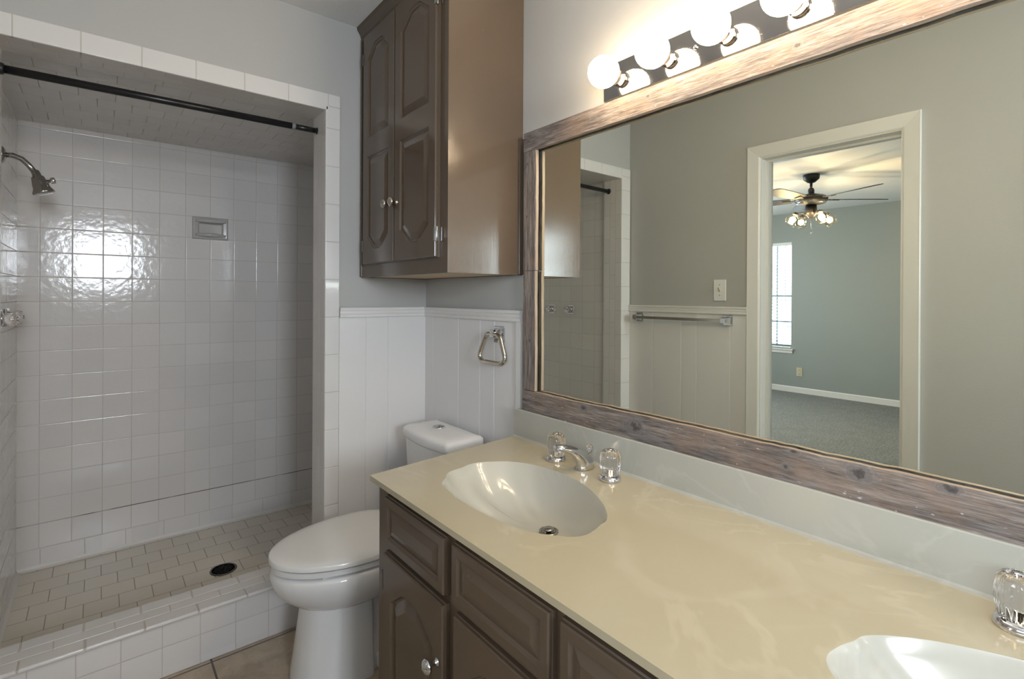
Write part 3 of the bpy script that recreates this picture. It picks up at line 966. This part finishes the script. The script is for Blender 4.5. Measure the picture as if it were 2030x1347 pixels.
# soap dish
t = thing('soap_dish', 'grey ceramic soap dish set in the shower back wall', 'soap dish', (0.455, SY1, 1.62))
x0, x1, z0, z1 = 0.373, 0.537, 1.566, 1.681
b = MB()
sq = lambda x0, x1, z0, z1, y: [(x0, y, z0), (x1, y, z0), (x1, y, z1), (x0, y, z1)]
b.loft([sq(x0, x1, z0, z1, SY1 - 0.0005), sq(x0 + .002, x1 - .002, z0 + .002, z1 - .002, SY1 - 0.010), sq(x0 + .010, x1 - .010, z0 + .010, z1 - .010, SY1 - 0.014), sq(x0 + .026, x1 - .026, z0 + .026, z1 - .030, SY1 - 0.012),
        sq(x0 + .030, x1 - .030, z0 + .030, z1 - .034, SY1 - 0.001)], False, True, 0, False)
obj('dish_body', b, M['soap_dish'], t, bevel=0.003)
b = MB()
n = 14
lip = []
for i in range(n + 1):
    u = i / n
    lip.append((x0 + 0.014 + u * (x1 - x0 - 0.028), SY1 - 0.016 - 0.014 * math.sin(PI * u), z1 - 0.020))
b.tube(lip, [0.006 + 0.006 * math.sin(PI * i / n) for i in range(n + 1)], 10)
obj('grab_bar', b, M['soap_dish'], t)
lip = [(p[0], SY1 - 0.012 - 0.018 * math.sin(PI * i / n), z0 + 0.022) for i, p in enumerate(lip)]
obj('dish_lip', MB().tube(lip, [0.005 + 0.005 * math.sin(PI * i / n) for i in range(n + 1)], 10), M['soap_dish'], t)

# drain in the shower floor
DXY = (0.434, 2.556)
_c = DXY
t = thing('shower_drain', 'round perforated metal drain in the shower floor', 'drain', (_c[0], _c[1], SFZ))
rim = MB().lathe([(0.053, 0.0004), (0.053, 0.003), (0.046, 0.0042), (0.045, 0.0030)], (_c[0], _c[1], SFZ), (0, 0, 1), 32)
M['drain_metal'] = plain('drain_metal', (0.13, 0.12, 0.115), 0.4, 0.8)
obj('drain_rim', rim, M['drain_metal'], t)
b = MB()
b.lathe([(0.0, 0.0031), (0.046, 0.0031)], (_c[0], _c[1], SFZ), (0, 0, 1), 32)
dr = obj('drain_grate', b, M['drain_metal'], t)
b = MB()
for i in range(-4, 5):
    for j in range(-4, 5):
        x, y = i * 0.0095 + (0.00475 if j % 2 else 0), j * 0.0088
        if x * x + y * y < 0.039 ** 2:
            b.rbox(_c[0] + x - .0030, _c[0] + x + .0030, _c[1] + y - .0028, _c[1] + y + .0028, SFZ + 0.0030, SFZ + 0.0036, 0.0002, 1)
obj('drain_holes', b, M['dark'], dr)

# ================================================================ wall cabinet above the toilet
CX, CY0, CY1, CZ0, CZ1 = 0.852, 1.374, YF - 0.001, 1.353, 2.36
t = thing('wall_cabinet', 'glossy dark brown wall cabinet above the toilet', 'cabinet', ((CX + XR) / 2, (CY0 + CY1) / 2, CZ0))
b = MB().box(CX + 0.019, XR - 0.001, CY0, CY0 + 0.018, CZ0, ZC - 0.001).box(CX + 0.019, XR - 0.001, CY1 - 0.018, CY1, CZ0, ZC - 0.001).box(XR - 0.012, XR - 0.001, CY0 + .018, CY1 - .018, CZ0, ZC - .001)
b.box(CX, CX + 0.019, CY0, CY1, CZ0, 1.410).box(CX, CX + 0.019, CY0, CY1, 2.318, ZC - 0.001).box(CX, CX + 0.019, CY0, 1.428, 1.410, 2.318).box(CX, CX + 0.019, 1.995, CY1, 1.410, 2.318)
obj('body', b, M['brown'], t)
obj('bottom_panel', MB().box(CX + 0.019, XR - 0.012, CY0 + 0.018, CY1 - 0.018, CZ0 + 0.002, CZ0 + 0.012), M['raw_wood'], t)['label'] = 'bare tan wood underside'
# crown
cr = [(CX, 2.345), (CX - 0.006, 2.350), (CX - 0.010, 2.362), (CX - 0.020, 2.376), (CX - 0.024, 2.389), (CX, 2.389)]
obj('crown_moulding', MB().prism(cr, CY0 - 0.002, CY1, 1), M['brown_h'], t)
obj('scribe_strip', MB().rbox(XR - 0.022, XR - 0.001, CY0 - 0.008, CY0 + 0.001, CZ0 + 0.002, 1.83, 0.002), M['brown'], t)
obj('scribe_strip', MB().rbox(CX - 0.007, CX + 0.002, CY1 - 0.016, CY1 - 0.001, CZ0 + 0.002, 2.345, 0.002), M['brown'], t)


def arched(y0, y1, zlo, zhi, top):
    ym, w = (y0 + y1) / 2, (y1 - y0)
    cut = 0.050
    f = 0.16 * w
    if top:
        return [(y0, zlo), (y1, zlo), (y1, zhi - cut), (ym + f + 0.012, zhi - 0.007), (ym + f - 0.006, zhi), (ym - f + 0.006, zhi), (ym - f - 0.012, zhi - 0.007), (y0, zhi - cut)]
    return [(y0, zlo + cut), (ym - f - 0.012, zlo + 0.007), (ym - f + 0.006, zlo), (ym + f - 0.006, zlo), (ym + f + 0.012, zlo + 0.007), (y1, zlo + cut), (y1, zhi), (y0, zhi)]


def knob(parent, x, y, z, mat):
    """round pull sticking out toward -X"""
    return obj('knob', MB().lathe([(0.009, 0.0005), (0.0085, 0.002), (0.0060, 0.005), (0.0055, 0.013), (0.0070, 0.016)] + [(0.0163 * math.sin(q), 0.0255 - 0.0098 * math.cos(q)) for q in [0.55 + (PI - 0.95) * i / 14 for i in range(15)]] + [(0.0052, 0.0352), (0.004, 0.0362), (0.0, 0.0365)],
                           (x, y, z), (-1, 0, 0), 28), mat, parent)


DXF = CX - 0.018
for (y0, y1, ky, hy) in ((1.7185, 2.000, 1.748, 2.002), (1.4200, 1.7155, 1.690, 1.418)):
    m = 0.055
    pan = [arched(y0 + 0.045, y1 - 0.045, 1.462, 1.832, False), arched(y0 + 0.045, y1 - 0.045, 1.908, 2.272, True)]
    d = obj('door', panel_front(y0, y1, 1.403, 2.328, DXF, 0.0175, pan), M['brown'], t)
    knob(d, DXF, ky, 1.615, M['nickel'])
    for z in (1.477, 2.235):
        s = 1 if hy > 1.8 else -1
        h = MB().tube([(DXF + 0.004, hy, z - 0.024), (DXF + 0.004, hy, z + 0.024)], 0.0042, 10)
        h.rbox(DXF + 0.0155, DXF + 0.0178, min(hy, hy + s * 0.010), max(hy, hy + s * 0.010), z - 0.022, z + 0.022, 0.0008, 1)
        h.rbox(DXF - 0.002, DXF - 0.0002, min(hy, hy - s * 0.012), max(hy, hy - s * 0.012), z - 0.022, z + 0.022, 0.0006, 1)
        obj('hinge', h, M['chrome_dull'] if hy < 1.8 else M['brown'], d)

# ================================================================ vanity
VX, VYA, VYB, VZT = 0.590, -0.300, 1.290, 0.7705
t = thing('vanity_cabinet', 'long dark taupe vanity cabinet under the cream countertop', 'vanity', (0.87, 0.495, 0))
b = MB().box(VX, XR - 0.001, VYB - 0.018, VYB, 0.001, VZT).box(VX, XR - 0.001, VYA, VYA + 0.018, 0.001, VZT)
b.box(VX, VX + 0.019, VYA + .018, VYB - .018, 0.09, VZT).box(VX + 0.06, VX + 0.075, VYA + .018, VYB - .018, 0.001, 0.09).box(VX + .019, XR - .001, VYA + .018, VYB - .018, 0.09, 0.105)
obj('body', b, M['brown'], t)
VXF = VX - 0.0185
mirror_y = 0.4975


def both(y0, y1):
    return [(y0, y1), (2 * mirror_y - y1, 2 * mirror_y - y0)]


def rect(y0, y1, z0, z1):
    return [(y0, z0), (y1, z0), (y1, z1), (y0, z1)]


for (y0, y1) in both(0.932, 1.227) + both(0.605, 0.905) + [(0.411, 0.584)]:
    pan = [rect(y0 + 0.022, y1 - 0.022, 0.660, 0.742)]
    d = obj('drawer', panel_front(y0, y1, 0.636, 0.764, VXF, 0.018, pan, 0.006, 0.006, 0.020), M['brown_h'], t)
    if y1 - y0 < 0.2:
        knob(d, VXF, (y0 + y1) / 2, 0.70, M['chrome'])
for (y0, y1) in ((0.411, 0.584),):
    for z0, z1 in ((0.478, 0.618), (0.315, 0.462), (0.115, 0.300)):
        d = obj('drawer', panel_front(y0, y1, z0, z1, VXF, 0.018, [rect(y0 + .022, y1 - .022, z0 + .022, z1 - .022)], 0.006, 0.006, 0.020), M['brown_h'], t)
        knob(d, VXF, (y0 + y1) / 2, (z0 + z1) / 2, M['chrome'])
doors = [(0.934, 1.230, 0.955, 1.232), (0.605, 0.897, 0.876, 0.603)]
doors += [(2 * mirror_y - b_, 2 * mirror_y - a_, 2 * mirror_y - k_, 2 * mirror_y - h_) for a_, b_, k_, h_ in doors]
for (y0, y1, ky, hy) in doors:
    pan = [arched(y0 + 0.042, y1 - 0.042, 0.160, 0.556, True)]
    d = obj('door', panel_front(y0, y1, 0.110, 0.619, VXF, 0.018, pan, 0.008, 0.0085, 0.028), M['brown'], t)
    knob(d, VXF, ky, 0.488 if abs(ky - .955) < .01 or abs(ky - .04) < .02 else 0.44, M['chrome'])
    s = 1 if hy > (y0 + y1) / 2 else -1
    for z in (0.545, 0.18):
        h = MB().tube([(VXF + 0.004, hy, z - 0.024), (VXF + 0.004, hy, z + 0.024)], 0.0042, 10)
        h.rbox(VXF + 0.0155, VXF + 0.0182, min(hy, hy + s * 0.012), max(hy, hy + s * 0.012), z - 0.022, z + 0.022, 0.0008, 1)
        obj('hinge', h, M['drain_metal'], d)

# ---------------------------------------------------------------- countertop with two moulded basins
CT, CTH = 0.795, 0.0135
t = thing('countertop', 'cream cultured marble countertop with two shell basins', 'countertop', (0.86, mirror_y, CT - CTH))
out1 = [(0.701, 1.150), (0.745, 1.188), (0.812, 1.212), (0.877, 1.205), (0.928, 1.170), (0.964, 1.122), (0.982, 1.055), (0.986, 0.983), (0.977, 0.920), (0.957, 0.862), (0.922, 0.797), (0.885, 0.751),
        (0.855, 0.727), (0.830, 0.721), (0.800, 0.712), (0.768, 0.709), (0.742, 0.720), (0.720, 0.745), (0.696, 0.780), (0.677, 0.830), (0.669, 0.900), (0.666, 0.970), (0.669, 1.035), (0.680, 1.100)]


def catmull(pts, per):
    n = len(pts)
    res = []
    for i in range(n):
        p0, p1, p2, p3 = [Vector(pts[(i + k) % n]) for k in (-1, 0, 1, 2)]
        for j in range(per):
            u = j / per
            res.append(0.5 * ((2 * p1) + (-p0 + p2) * u + (2 * p0 - 5 * p1 + 4 * p2 - p3) * u * u + (-p0 + 3 * p1 - 3 * p2 + p3) * u ** 3))
    return res


def basin_rim(flip):
    c = catmull([(a, b, 0) for a, b in out1], 8)
    cen = Vector((0.85, 0.94, 0))
    r = []
    for p in c:
        d = p - cen
        ang = math.atan2(d.x, d.y)          # 0 toward +Y, negative toward -X
        w = max(0.0, 1 - abs(ang + 0.55) / 1.25)
        d = d * (1 + 0.018 * w * math.cos(ang * 17))
        q = cen + d
        r.append((q.x, 0.975 - q.y if flip else q.y))
    return r


rims = [basin_rim(False), basin_rim(True)]
top = [(0.569, -0.310), (1.140, -0.370), (1.140, 1.372), (0.569, 1.306)]
low = top
b = MB()
fill_holes(top, rims, lambda x, y: (x, y, CT), b)
ch = 0.003
ins = offset_poly(top, -0.0) 
b.loft([[(x, y, CT) for x, y in top], [(x, y, CT - CTH) for x, y in top]], False, False, 0, False)
# underside with an open ring round the bowls
fill_holes(top, rims, lambda x, y: (x, y, CT - CTH), b)
obj('slab', b, M['marble'], t)
sp = [(1.1226 - 0.010, CT), (1.1226 - 0.0025, CT + 0.0012), (1.1226, CT + 0.005), (1.1226, 0.8885), (1.1240, 0.8905), (1.1295, 0.8905), (1.1300, 0.8870), (XR - 0.0005, 0.8870), (XR - 0.0005, CT - CTH), (1.1226 - 0.010, CT - CTH)]
obj('backsplash', MB().prism(sp, -0.372, 1.372, 1), M['marble_splash'], t)
for flip, rim in zip((False, True), rims):
    fy = (lambda y: 0.975 - y) if flip else (lambda y: y)
    dc = Vector((0.880, fy(0.935), 0))
    b = MB()
    K = 26
    rings = []
    D = 0.108
    for k in range(K + 1):
        s = k / K
        ring = []
        for (x, y) in rim:
            p = Vector((x, y, 0))
            d = p - dc
            L = d.length
            q = dc + d * ((1 - s) * 1.0 + s * (0.020 / L))
            ang = math.atan2(d.x, d.y if not flip else -d.y)
            f = 1 - (1 - s) ** 2.5
            f *= min(1.0, 0.35 + s * 9)
            w = max(0.0, 1 - abs(ang + 0.75) / 1.3)
            rib = 0.0085 * w * math.cos(ang * 15) * math.sin(PI * min(1, s * 1.25)) if s < 0.8 else 0
            ring.append((q.x, q.y, CT - D * f + rib))
        rings.append(ring)
    b.loft(rings, False, False, 0, True)
    bs = obj('basin', b, M['marble_bowl'], t)
    o = (dc.x, dc.y, CT - D)
    b = MB().lathe([(0.0245, 0.001), (0.0245, 0.004), (0.020, 0.0045), (0.0175, 0.002), (0.0165, -0.006), (0.0, -0.006)], o, (0, 0, 1), 28)
    dr = obj('drain', b, M['chrome_dull'], bs)
    dr2 = MB().lathe([(0.006, -0.006), (0.006, 0.004), (0.0135, 0.006), (0.014, 0.009), (0.011, 0.011), (0.0, 0.0112)], o, (0, 0, 1), 22)
    obj('drain_stopper', dr2, M['chrome_dull'], bs)

# ---------------------------------------------------------------- faucets
for yc, lab in ((0.985, 'chrome faucet with clear fluted handles at the far basin'), (2 * mirror_y - 0.985, 'chrome faucet with clear fluted handles at the near basin')):
    t = thing('faucet', lab, 'faucet', (1.06, yc, CT), 'bathroom faucets on the countertop')
    pts = [(1.066, CT + 0.002), (1.062, CT + 0.018), (1.048, CT + 0.036), (1.026, CT + 0.053), (1.000, CT + 0.066), (0.975, CT + 0.074), (0.955, CT + 0.077)]
    wid = [(0.0330, 0.0210), (0.0285, 0.0200), (0.0215, 0.0185), (0.0150, 0.0165), (0.0115, 0.0150), (0.0095, 0.0140), (0.0090, 0.0135)]
    rings = []
    for i, ((x, z), (a, w)) in enumerate(zip(pts, wid)):
        p0, p1 = pts[max(0, i - 1)], pts[min(len(pts) - 1, i + 1)]
        d = Vector((p1[0] - p0[0], 0, p1[1] - p0[1])).normalized()
        if i == 0:
            d = Vector((0, 0, 1))
        nrm = Vector((-d.z, 0, d.x))
        rings.append([Vector((x, yc, z)) + nrm * (a * math.cos(2 * PI * j / 20)) + Vector((0, w * math.sin(2 * PI * j / 20), 0)) for j in range(20)])
    sp = obj('spout', MB().loft(rings), M['chrome'], t)
    obj('aerator', MB().lathe([(0.0085, 0), (0.0095, 0.004), (0.0095, 0.022), (0.0075, 0.024)], (0.962, yc, CT + 0.078), (-0.12, 0, -1), 18), M['chrome'], sp)
    obj('lift_rod', MB().tube([(1.086, yc, CT + 0.022), (1.084, yc, CT + 0.044)], 0.0022, 8).lathe([(0.003, 0.043), (0.007, 0.045), (0.0085, 0.060), (0.006, 0.064), (0.0, 0.0645)], (1.084, yc, CT), (0, 0, 1), 18, (6, 0.05)), M['acrylic'], t)
    for s in (-1, 1):
        y = yc + s * 0.1025
        rg = MB().lathe([(0.0285, 0.0005), (0.0285, 0.006), (0.0265, 0.011), (0.022, 0.013), (0.008, 0.0135), (0.007, 0.030), (0.0, 0.031)], (1.052, y, CT), (0, 0, 1), 32)
        hb = obj('handle_base', rg, M['chrome'], t)
        prof = [(0.0075, 0.0145), (0.0215, 0.0142), (0.0235, 0.020), (0.0265, 0.042), (0.0270, 0.058), (0.0240, 0.072), (0.0170, 0.0795), (0.0090, 0.0815), (0.0085, 0.074), (0.0, 0.0738)]
        hd = obj('handle', MB().lathe(prof, (1.052, y, CT), (0, 0, 1), 64, (12, 0.035)), M['acrylic'], t)
        obj('handle_screw', MB().lathe([(0.0, 0.0740), (0.0078, 0.0742), (0.0078, 0.0815), (0.0, 0.0822)], (1.052, y, CT), (0, 0, 1), 16), M['chrome'], hd)

# ================================================================ mirror in the barn-wood frame
XM = 1.152
t = thing('framed_mirror', 'wide wall mirror in a weathered barn-wood frame', 'mirror', (XR, mirror_y, 0.891))
obj('mirror_glass', MB().box(XM, XR - 0.0006, -0.31, 1.305, 0.905, 1.815), M['mirror'], t)


XBK = XFR + 0.0125


def board(name, y0, y1, z0, z1, edge, mats, rough=0.0012):
    """weathered board; edge = which side shows the fresh cut ('up', 'down', 'near')"""
    b = MB()
    ny = max(2, int((y1 - y0) / 0.02))
    nz = max(2, int((z1 - z0) / 0.02))
    long_y = (y1 - y0) > (z1 - z0)
    n = ny if long_y else nz
    rs = random.Random(hash((round(y0, 3), round(z0, 3))) & 0xffff)
    rings = []
    ja = jb = 0.0
    for i in range(n + 1):
        u = i / n
        ja = ja * 0.7 + rs.uniform(-1, 1) * rough
        jb = jb * 0.7 + rs.uniform(-1, 1) * rough * 0.5
        if long_y:
            y = y0 + (y1 - y0) * u
            za, zb = z0 + jb, z1 + jb
            if edge == 'up':
                zb = z1 + ja
            else:
                za = z0 + ja
            rings.append([(XFR, y, za + .001), (XFR, y, zb - .001), (XFR + .0012, y, zb), (XBK, y, zb), (XBK, y, za), (XFR + .0012, y, za)])
        else:
            z = z0 + (z1 - z0) * u
            ya, yb = y0 + ja, y1
            rings.append([(XFR, ya + .001, z), (XFR, yb - .001, z), (XFR + .0012, yb, z), (XBK, yb, z), (XBK, ya, z), (XFR + .0012, ya, z)])
    b.loft(rings, True, True, 0, False)
    # sawn faces
    for fi, f in enumerate(b.f):
        if len(f) == 4 and fi < n * 6:
            j = fi % 6
            if (edge == 'up' and j == 2) or (edge == 'down' and j == 4) or (edge == 'near' and j == 4) or (edge == 'far' and j == 2):
                b.mi[fi] = 1
    return obj(name, b, mats, t)


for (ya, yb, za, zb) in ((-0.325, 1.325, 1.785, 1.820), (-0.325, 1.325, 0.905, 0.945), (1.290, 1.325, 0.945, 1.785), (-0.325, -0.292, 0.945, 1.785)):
    obj('dark_gap_strip', MB().box(XBK, XM - 0.0005, ya, yb, za, zb), M['dark'], t)  # added spacer holding the boards, coloured dark so the gap reads as shade
LW = [M['barn_y'], M['sawn_y']]
UW = [M['barn_z'], M['sawn_z']]
board('frame_board', -0.342, 1.337, 1.7705, 1.8362, 'down', LW, 0.0005)
board('frame_board', -0.342, 1.337, 0.8885, 0.9602, 'up', LW)
board('frame_board', 1.2735, 1.3365, 1.366, 1.7692, 'near', UW, 0.0006)
board('frame_board', 1.2745, 1.3355, 0.9617, 1.3645, 'near', UW, 0.0006)
board('frame_board', -0.341, -0.278, 0.9617, 1.7692, 'far', UW)

# ================================================================ vanity light bar
XP = 1.135
t = thing('vanity_light', 'chrome light bar with six glowing globe bulbs above the mirror', 'light fixture', (XR, 0.536, 1.892))
obj('back_plate', MB().rbox(XP, XR - 0.0006, 0.086, 0.985, 1.8425, 1.9415, 0.0012, 1), M['plate'], t)
for k in range(6):
    y = 0.927 - 0.1566 * k
    sk = obj('socket', MB().lathe([(0.0215, 0.0006), (0.0215, 0.016), (0.0222, 0.017), (0.0222, 0.019), (0.0215, 0.020), (0.0215, 0.034), (0.019, 0.036)], (XP, y, 1.892), (-1, 0, 0), 26), M['nickel'], t)
    bb = MB()
    bb.lathe([(0.0150, 0.034), (0.017, 0.038)] + [(0.0425 * math.sin(a), 0.067 - 0.0425 * math.cos(a)) for a in [0.48 + (PI - 0.48) * i / 18 for i in range(18)]] + [(0.0, 0.1095)], (XP, y, 1.892), (-1, 0, 0), 30)
    obj('bulb', bb, M['bulb'], sk)
for y in (0.692, 0.38):
    obj('mounting_screw', MB().lathe([(0.006, 0.0003), (0.0055, 0.004), (0.0, 0.006)], (XP, y, 1.892), (-1, 0, 0), 14), M['chrome'], t)

# ================================================================ towel ring
t = thing('towel_ring', 'chrome towel ring on the white panelling beside the mirror', 'towel ring', (XR - 0.006, 1.492, 1.137))
obj('wall_plate', MB().rbox(XR - 0.014, XR - 0.0065, 1.461, 1.523, 1.106, 1.168, 0.003), M['chrome'], t)
obj('post', MB().loft([[(XR - 0.013, 1.473, 1.116), (XR - 0.013, 1.511, 1.116), (XR - 0.013, 1.511, 1.160), (XR - 0.013, 1.473, 1.160)],
                       [(XR - 0.048, 1.481, 1.130), (XR - 0.048, 1.503, 1.130), (XR - 0.048, 1.503, 1.156), (XR - 0.048, 1.481, 1.156)]], True, True, 0, False), M['chrome'], t, bevel=0.002)
rp = [(1.452, 1.140), (1.532, 1.140), (1.572, 1.058), (1.555, 1.036), (1.430, 1.036), (1.412, 1.058)]
cen = Vector((1.492, 1.09))
pts = []
n = len(rp)
for i in range(n):
    p0, p1, p2 = Vector(rp[i - 1]), Vector(rp[i]), Vector(rp[(i + 1) % n])
    r = 0.020
    a = p1 + (p0 - p1).normalized() * min(r, (p0 - p1).length * .45)
    c = p1 + (p2 - p1).normalized() * min(r, (p2 - p1).length * .45)
    for k in range(7):
        u = k / 6
        pts.append((1 - u) ** 2 * a + 2 * u * (1 - u) * p1 + u * u * c)
obj('ring', MB().tube([(XR - 0.040 - (1.14 - p.y) * 0.05, p.x, p.y) for p in pts], 0.0088, 14, True), M['nickel'], t)

# ================================================================ toilet
TY = 1.752
t = thing('toilet', 'white elongated toilet with closed lid beside the vanity', 'toilet', (0.72, TY, 0))


def oval(xf, xb, hw, z, n=48, sq=2.0, xw=None):
    """outline of an elongated bowl: front tip at xf, back at xb, widest at xw"""
    xw = xw if xw is not None else xf + (xb - xf) * 0.60
    r = []
    for j in range(n):
        a = 2 * PI * j / n
        ca, sa = math.cos(a), math.sin(a)
        L = (xb - xw) if ca > 0 else (xw - xf)
        e = 2.0 / (sq if ca <= 0 else 2.8)
        r.append((xw + math.copysign(abs(ca) ** e, ca) * L, TY + math.copysign(abs(sa) ** e, sa) * hw, z))
    return r


b = MB()
rings = [oval(0.466, 0.90, 0.140, 0.386), oval(0.444, 0.905, 0.170, 0.386), oval(0.435, 0.905, 0.179, 0.381), oval(0.430, 0.905, 0.1835, 0.370), oval(0.433, 0.90, 0.182, 0.350), oval(0.446, 0.89, 0.174, 0.320),
         oval(0.470, 0.87, 0.157, 0.290), oval(0.500, 0.84, 0.134, 0.264), oval(0.528, 0.81, 0.114, 0.248)]
b.loft(rings, True, True)
obj('bowl', b, M['porcelain'], t)
# pedestal: broad front column, recessed flank, trapway bulge
b = MB()


def ped(z, xf, hw, flare):
    pts = []
    side = [(xf + 0.045, hw * 0.80), (xf + 0.085, hw * 0.95), (xf + 0.13, hw), (0.714, hw * 1.0 + flare), (0.727, hw * 0.96 + flare), (0.731, hw * 0.84 + flare), (0.742, hw * 0.78 + flare), (0.85, hw * 0.78 + flare), (0.955, hw * 0.8 + flare), (0.965, hw * 0.5)]
    front = [(xf, 0.0), (xf + 0.003, hw * 0.25), (xf + 0.012, hw * 0.50), (xf + 0.026, hw * 0.68)]
    L = front + side
    for x, y in L:
        pts.append((x, TY - y, z))
    for x, y in reversed(L[1:]):
        pts.append((x, TY + y, z))
    return pts


b.loft([ped(0.001, 0.496, 0.126, 0.006), ped(0.03, 0.498, 0.124, 0.004), ped(0.10, 0.509, 0.119, 0.0), ped(0.20, 0.522, 0.114, 0.0), ped(0.262, 0.530, 0.111, 0.0), ped(0.30, 0.545, 0.105, 0.0)], True, True, 0, True)
pd = smooth_angle(obj('pedestal', b, M['porcelain'], t), 50)
b = MB().tube([(0.765, TY - 0.082, 0.275), (0.85, TY - 0.085, 0.285), (0.93, TY - 0.082, 0.25), (0.96, TY - 0.08, 0.15)], [0.030, 0.034, 0.034, 0.03], 14)
b.rbox(0.745, 0.97, TY - 0.122, TY + 0.122, 0.001, 0.05, 0.012, 3)
obj('trapway', b, M['porcelain'], pd)
obj('deck', MB().rbox(0.86, 1.135, TY - 0.150, TY + 0.150, 0.300, 0.392, 0.02, 4), M['porcelain'], t)
# seat and lid
b = MB().loft([oval(0.470, 0.895, 0.145, 0.3935), oval(0.4345, 0.905, 0.1790, 0.3935), oval(0.4315, 0.905, 0.180, 0.3945), oval(0.4325, 0.905, 0.1805, 0.4090), oval(0.4345, 0.905, 0.1785, 0.4105), oval(0.470, 0.90, 0.145, 0.4105)])
smooth_angle(obj('seat', b, M['seat_white'], t), 30)
b = MB().loft([oval(0.470, 0.90, 0.145, 0.4163), oval(0.4285, 0.906, 0.185, 0.4163), oval(0.4265, 0.907, 0.187, 0.4175), oval(0.4265, 0.907, 0.187, 0.427), oval(0.4290, 0.906, 0.1845, 0.4315), oval(0.437, 0.904, 0.177, 0.4355), oval(0.450, 0.898, 0.166, 0.4385), oval(0.475, 0.885, 0.146, 0.4400), oval(0.54, 0.86, 0.10, 0.4415), oval(0.64, 0.78, 0.03, 0.4420)])
smooth_angle(obj('lid', b, M['seat_white'], t), 30)
for px, py in ((0.56, -0.135), (0.56, 0.135), (0.80, -0.13), (0.80, 0.13)):
    obj('seat_bumper', MB().rbox(px - 0.012, px + 0.012, TY + py - 0.006, TY + py + 0.006, 0.386, 0.3938, 0.001, 1), M['seat_white'], t)
    obj('lid_bumper', MB().rbox(px - 0.010, px + 0.010, TY + py - 0.005, TY + py + 0.005, 0.4110, 0.4166, 0.001, 1), M['seat_white'], t)
for s in (-0.07, 0.07):
    obj('lid_hinge', MB().rbox(0.895, 0.925, TY + s - 0.015, TY + s + 0.015, 0.392, 0.425, 0.006), M['seat_white'], t)


def tank_ring(grow, z, bow=0.016, y0=1.568, y1=1.912, xb=1.138, xfm=0.966):
    pts = []
    yc, hw = (y0 + y1) / 2, (y1 - y0) / 2 + grow
    xf = xfm - grow
    r = 0.022
    n = 14
    # front edge bows toward -X
    for i in range(n + 1):
        u = -1 + 2 * i / n
        pts.append((xf + bow * (u * u) - bow * 0.5, yc + u * (hw - r), z))
    for i in range(1, 7):
        a = PI / 2 * i / 6
        pts.append((xf + bow * 0.5 + r - r * math.cos(a), yc + hw - r + r * math.sin(a), z))
    for i in range(0, 5):
        a = PI / 2 * i / 4
        pts.append((xb + min(grow, 0.0) - 0.012 + 0.012 * math.sin(a), yc + hw - 0.012 + 0.012 * math.cos(a), z))
    for i in range(0, 5):
        a = PI / 2 * i / 4
        pts.append((xb + min(grow, 0.0) - 0.012 + 0.012 * math.cos(a), yc - hw + 0.012 - 0.012 * math.sin(a), z))
    for i in range(0, 6):
        a = PI / 2 * i / 6
        pts.append((xf + bow * 0.5 + r - r * math.sin(a), yc - hw + r - r * math.cos(a), z))
    return pts


b = MB().loft([tank_ring(-0.030, 0.375), tank_ring(-0.020, 0.385), tank_ring(-0.014, 0.45), tank_ring(-0.004, 0.700), tank_ring(-0.004, 0.7045)])
obj('tank', b, M['porcelain'], t)
b = MB().loft([tank_ring(-0.004, 0.7055), tank_ring(0.003, 0.7075), tank_ring(0.005, 0.712), tank_ring(0.005, 0.732), tank_ring(0.002, 0.742), tank_ring(-0.006, 0.748), tank_ring(-0.022, 0.7515), tank_ring(-0.05, 0.753)])
obj('tank_lid', b, M['porcelain'], t)
bc = (1.058, 1.765)
fb = obj('flush_button', MB().lathe([(0.026, 0.0), (0.026, 0.004), (0.0235, 0.006), (0.0225, 0.0045), (0.0, 0.0045)], (bc[0], bc[1], 0.7525), (0, 0, 1), 28), M['chrome'], t)
obj('half_button', MB().lathe([(0.0, 0.0046), (0.012, 0.0046), (0.0115, 0.0062), (0.0, 0.0066)], (bc[0] + 0.006, bc[1] - 0.004, 0.7525), (0, 0, 1), 20), M['chrome_dull'], fb)
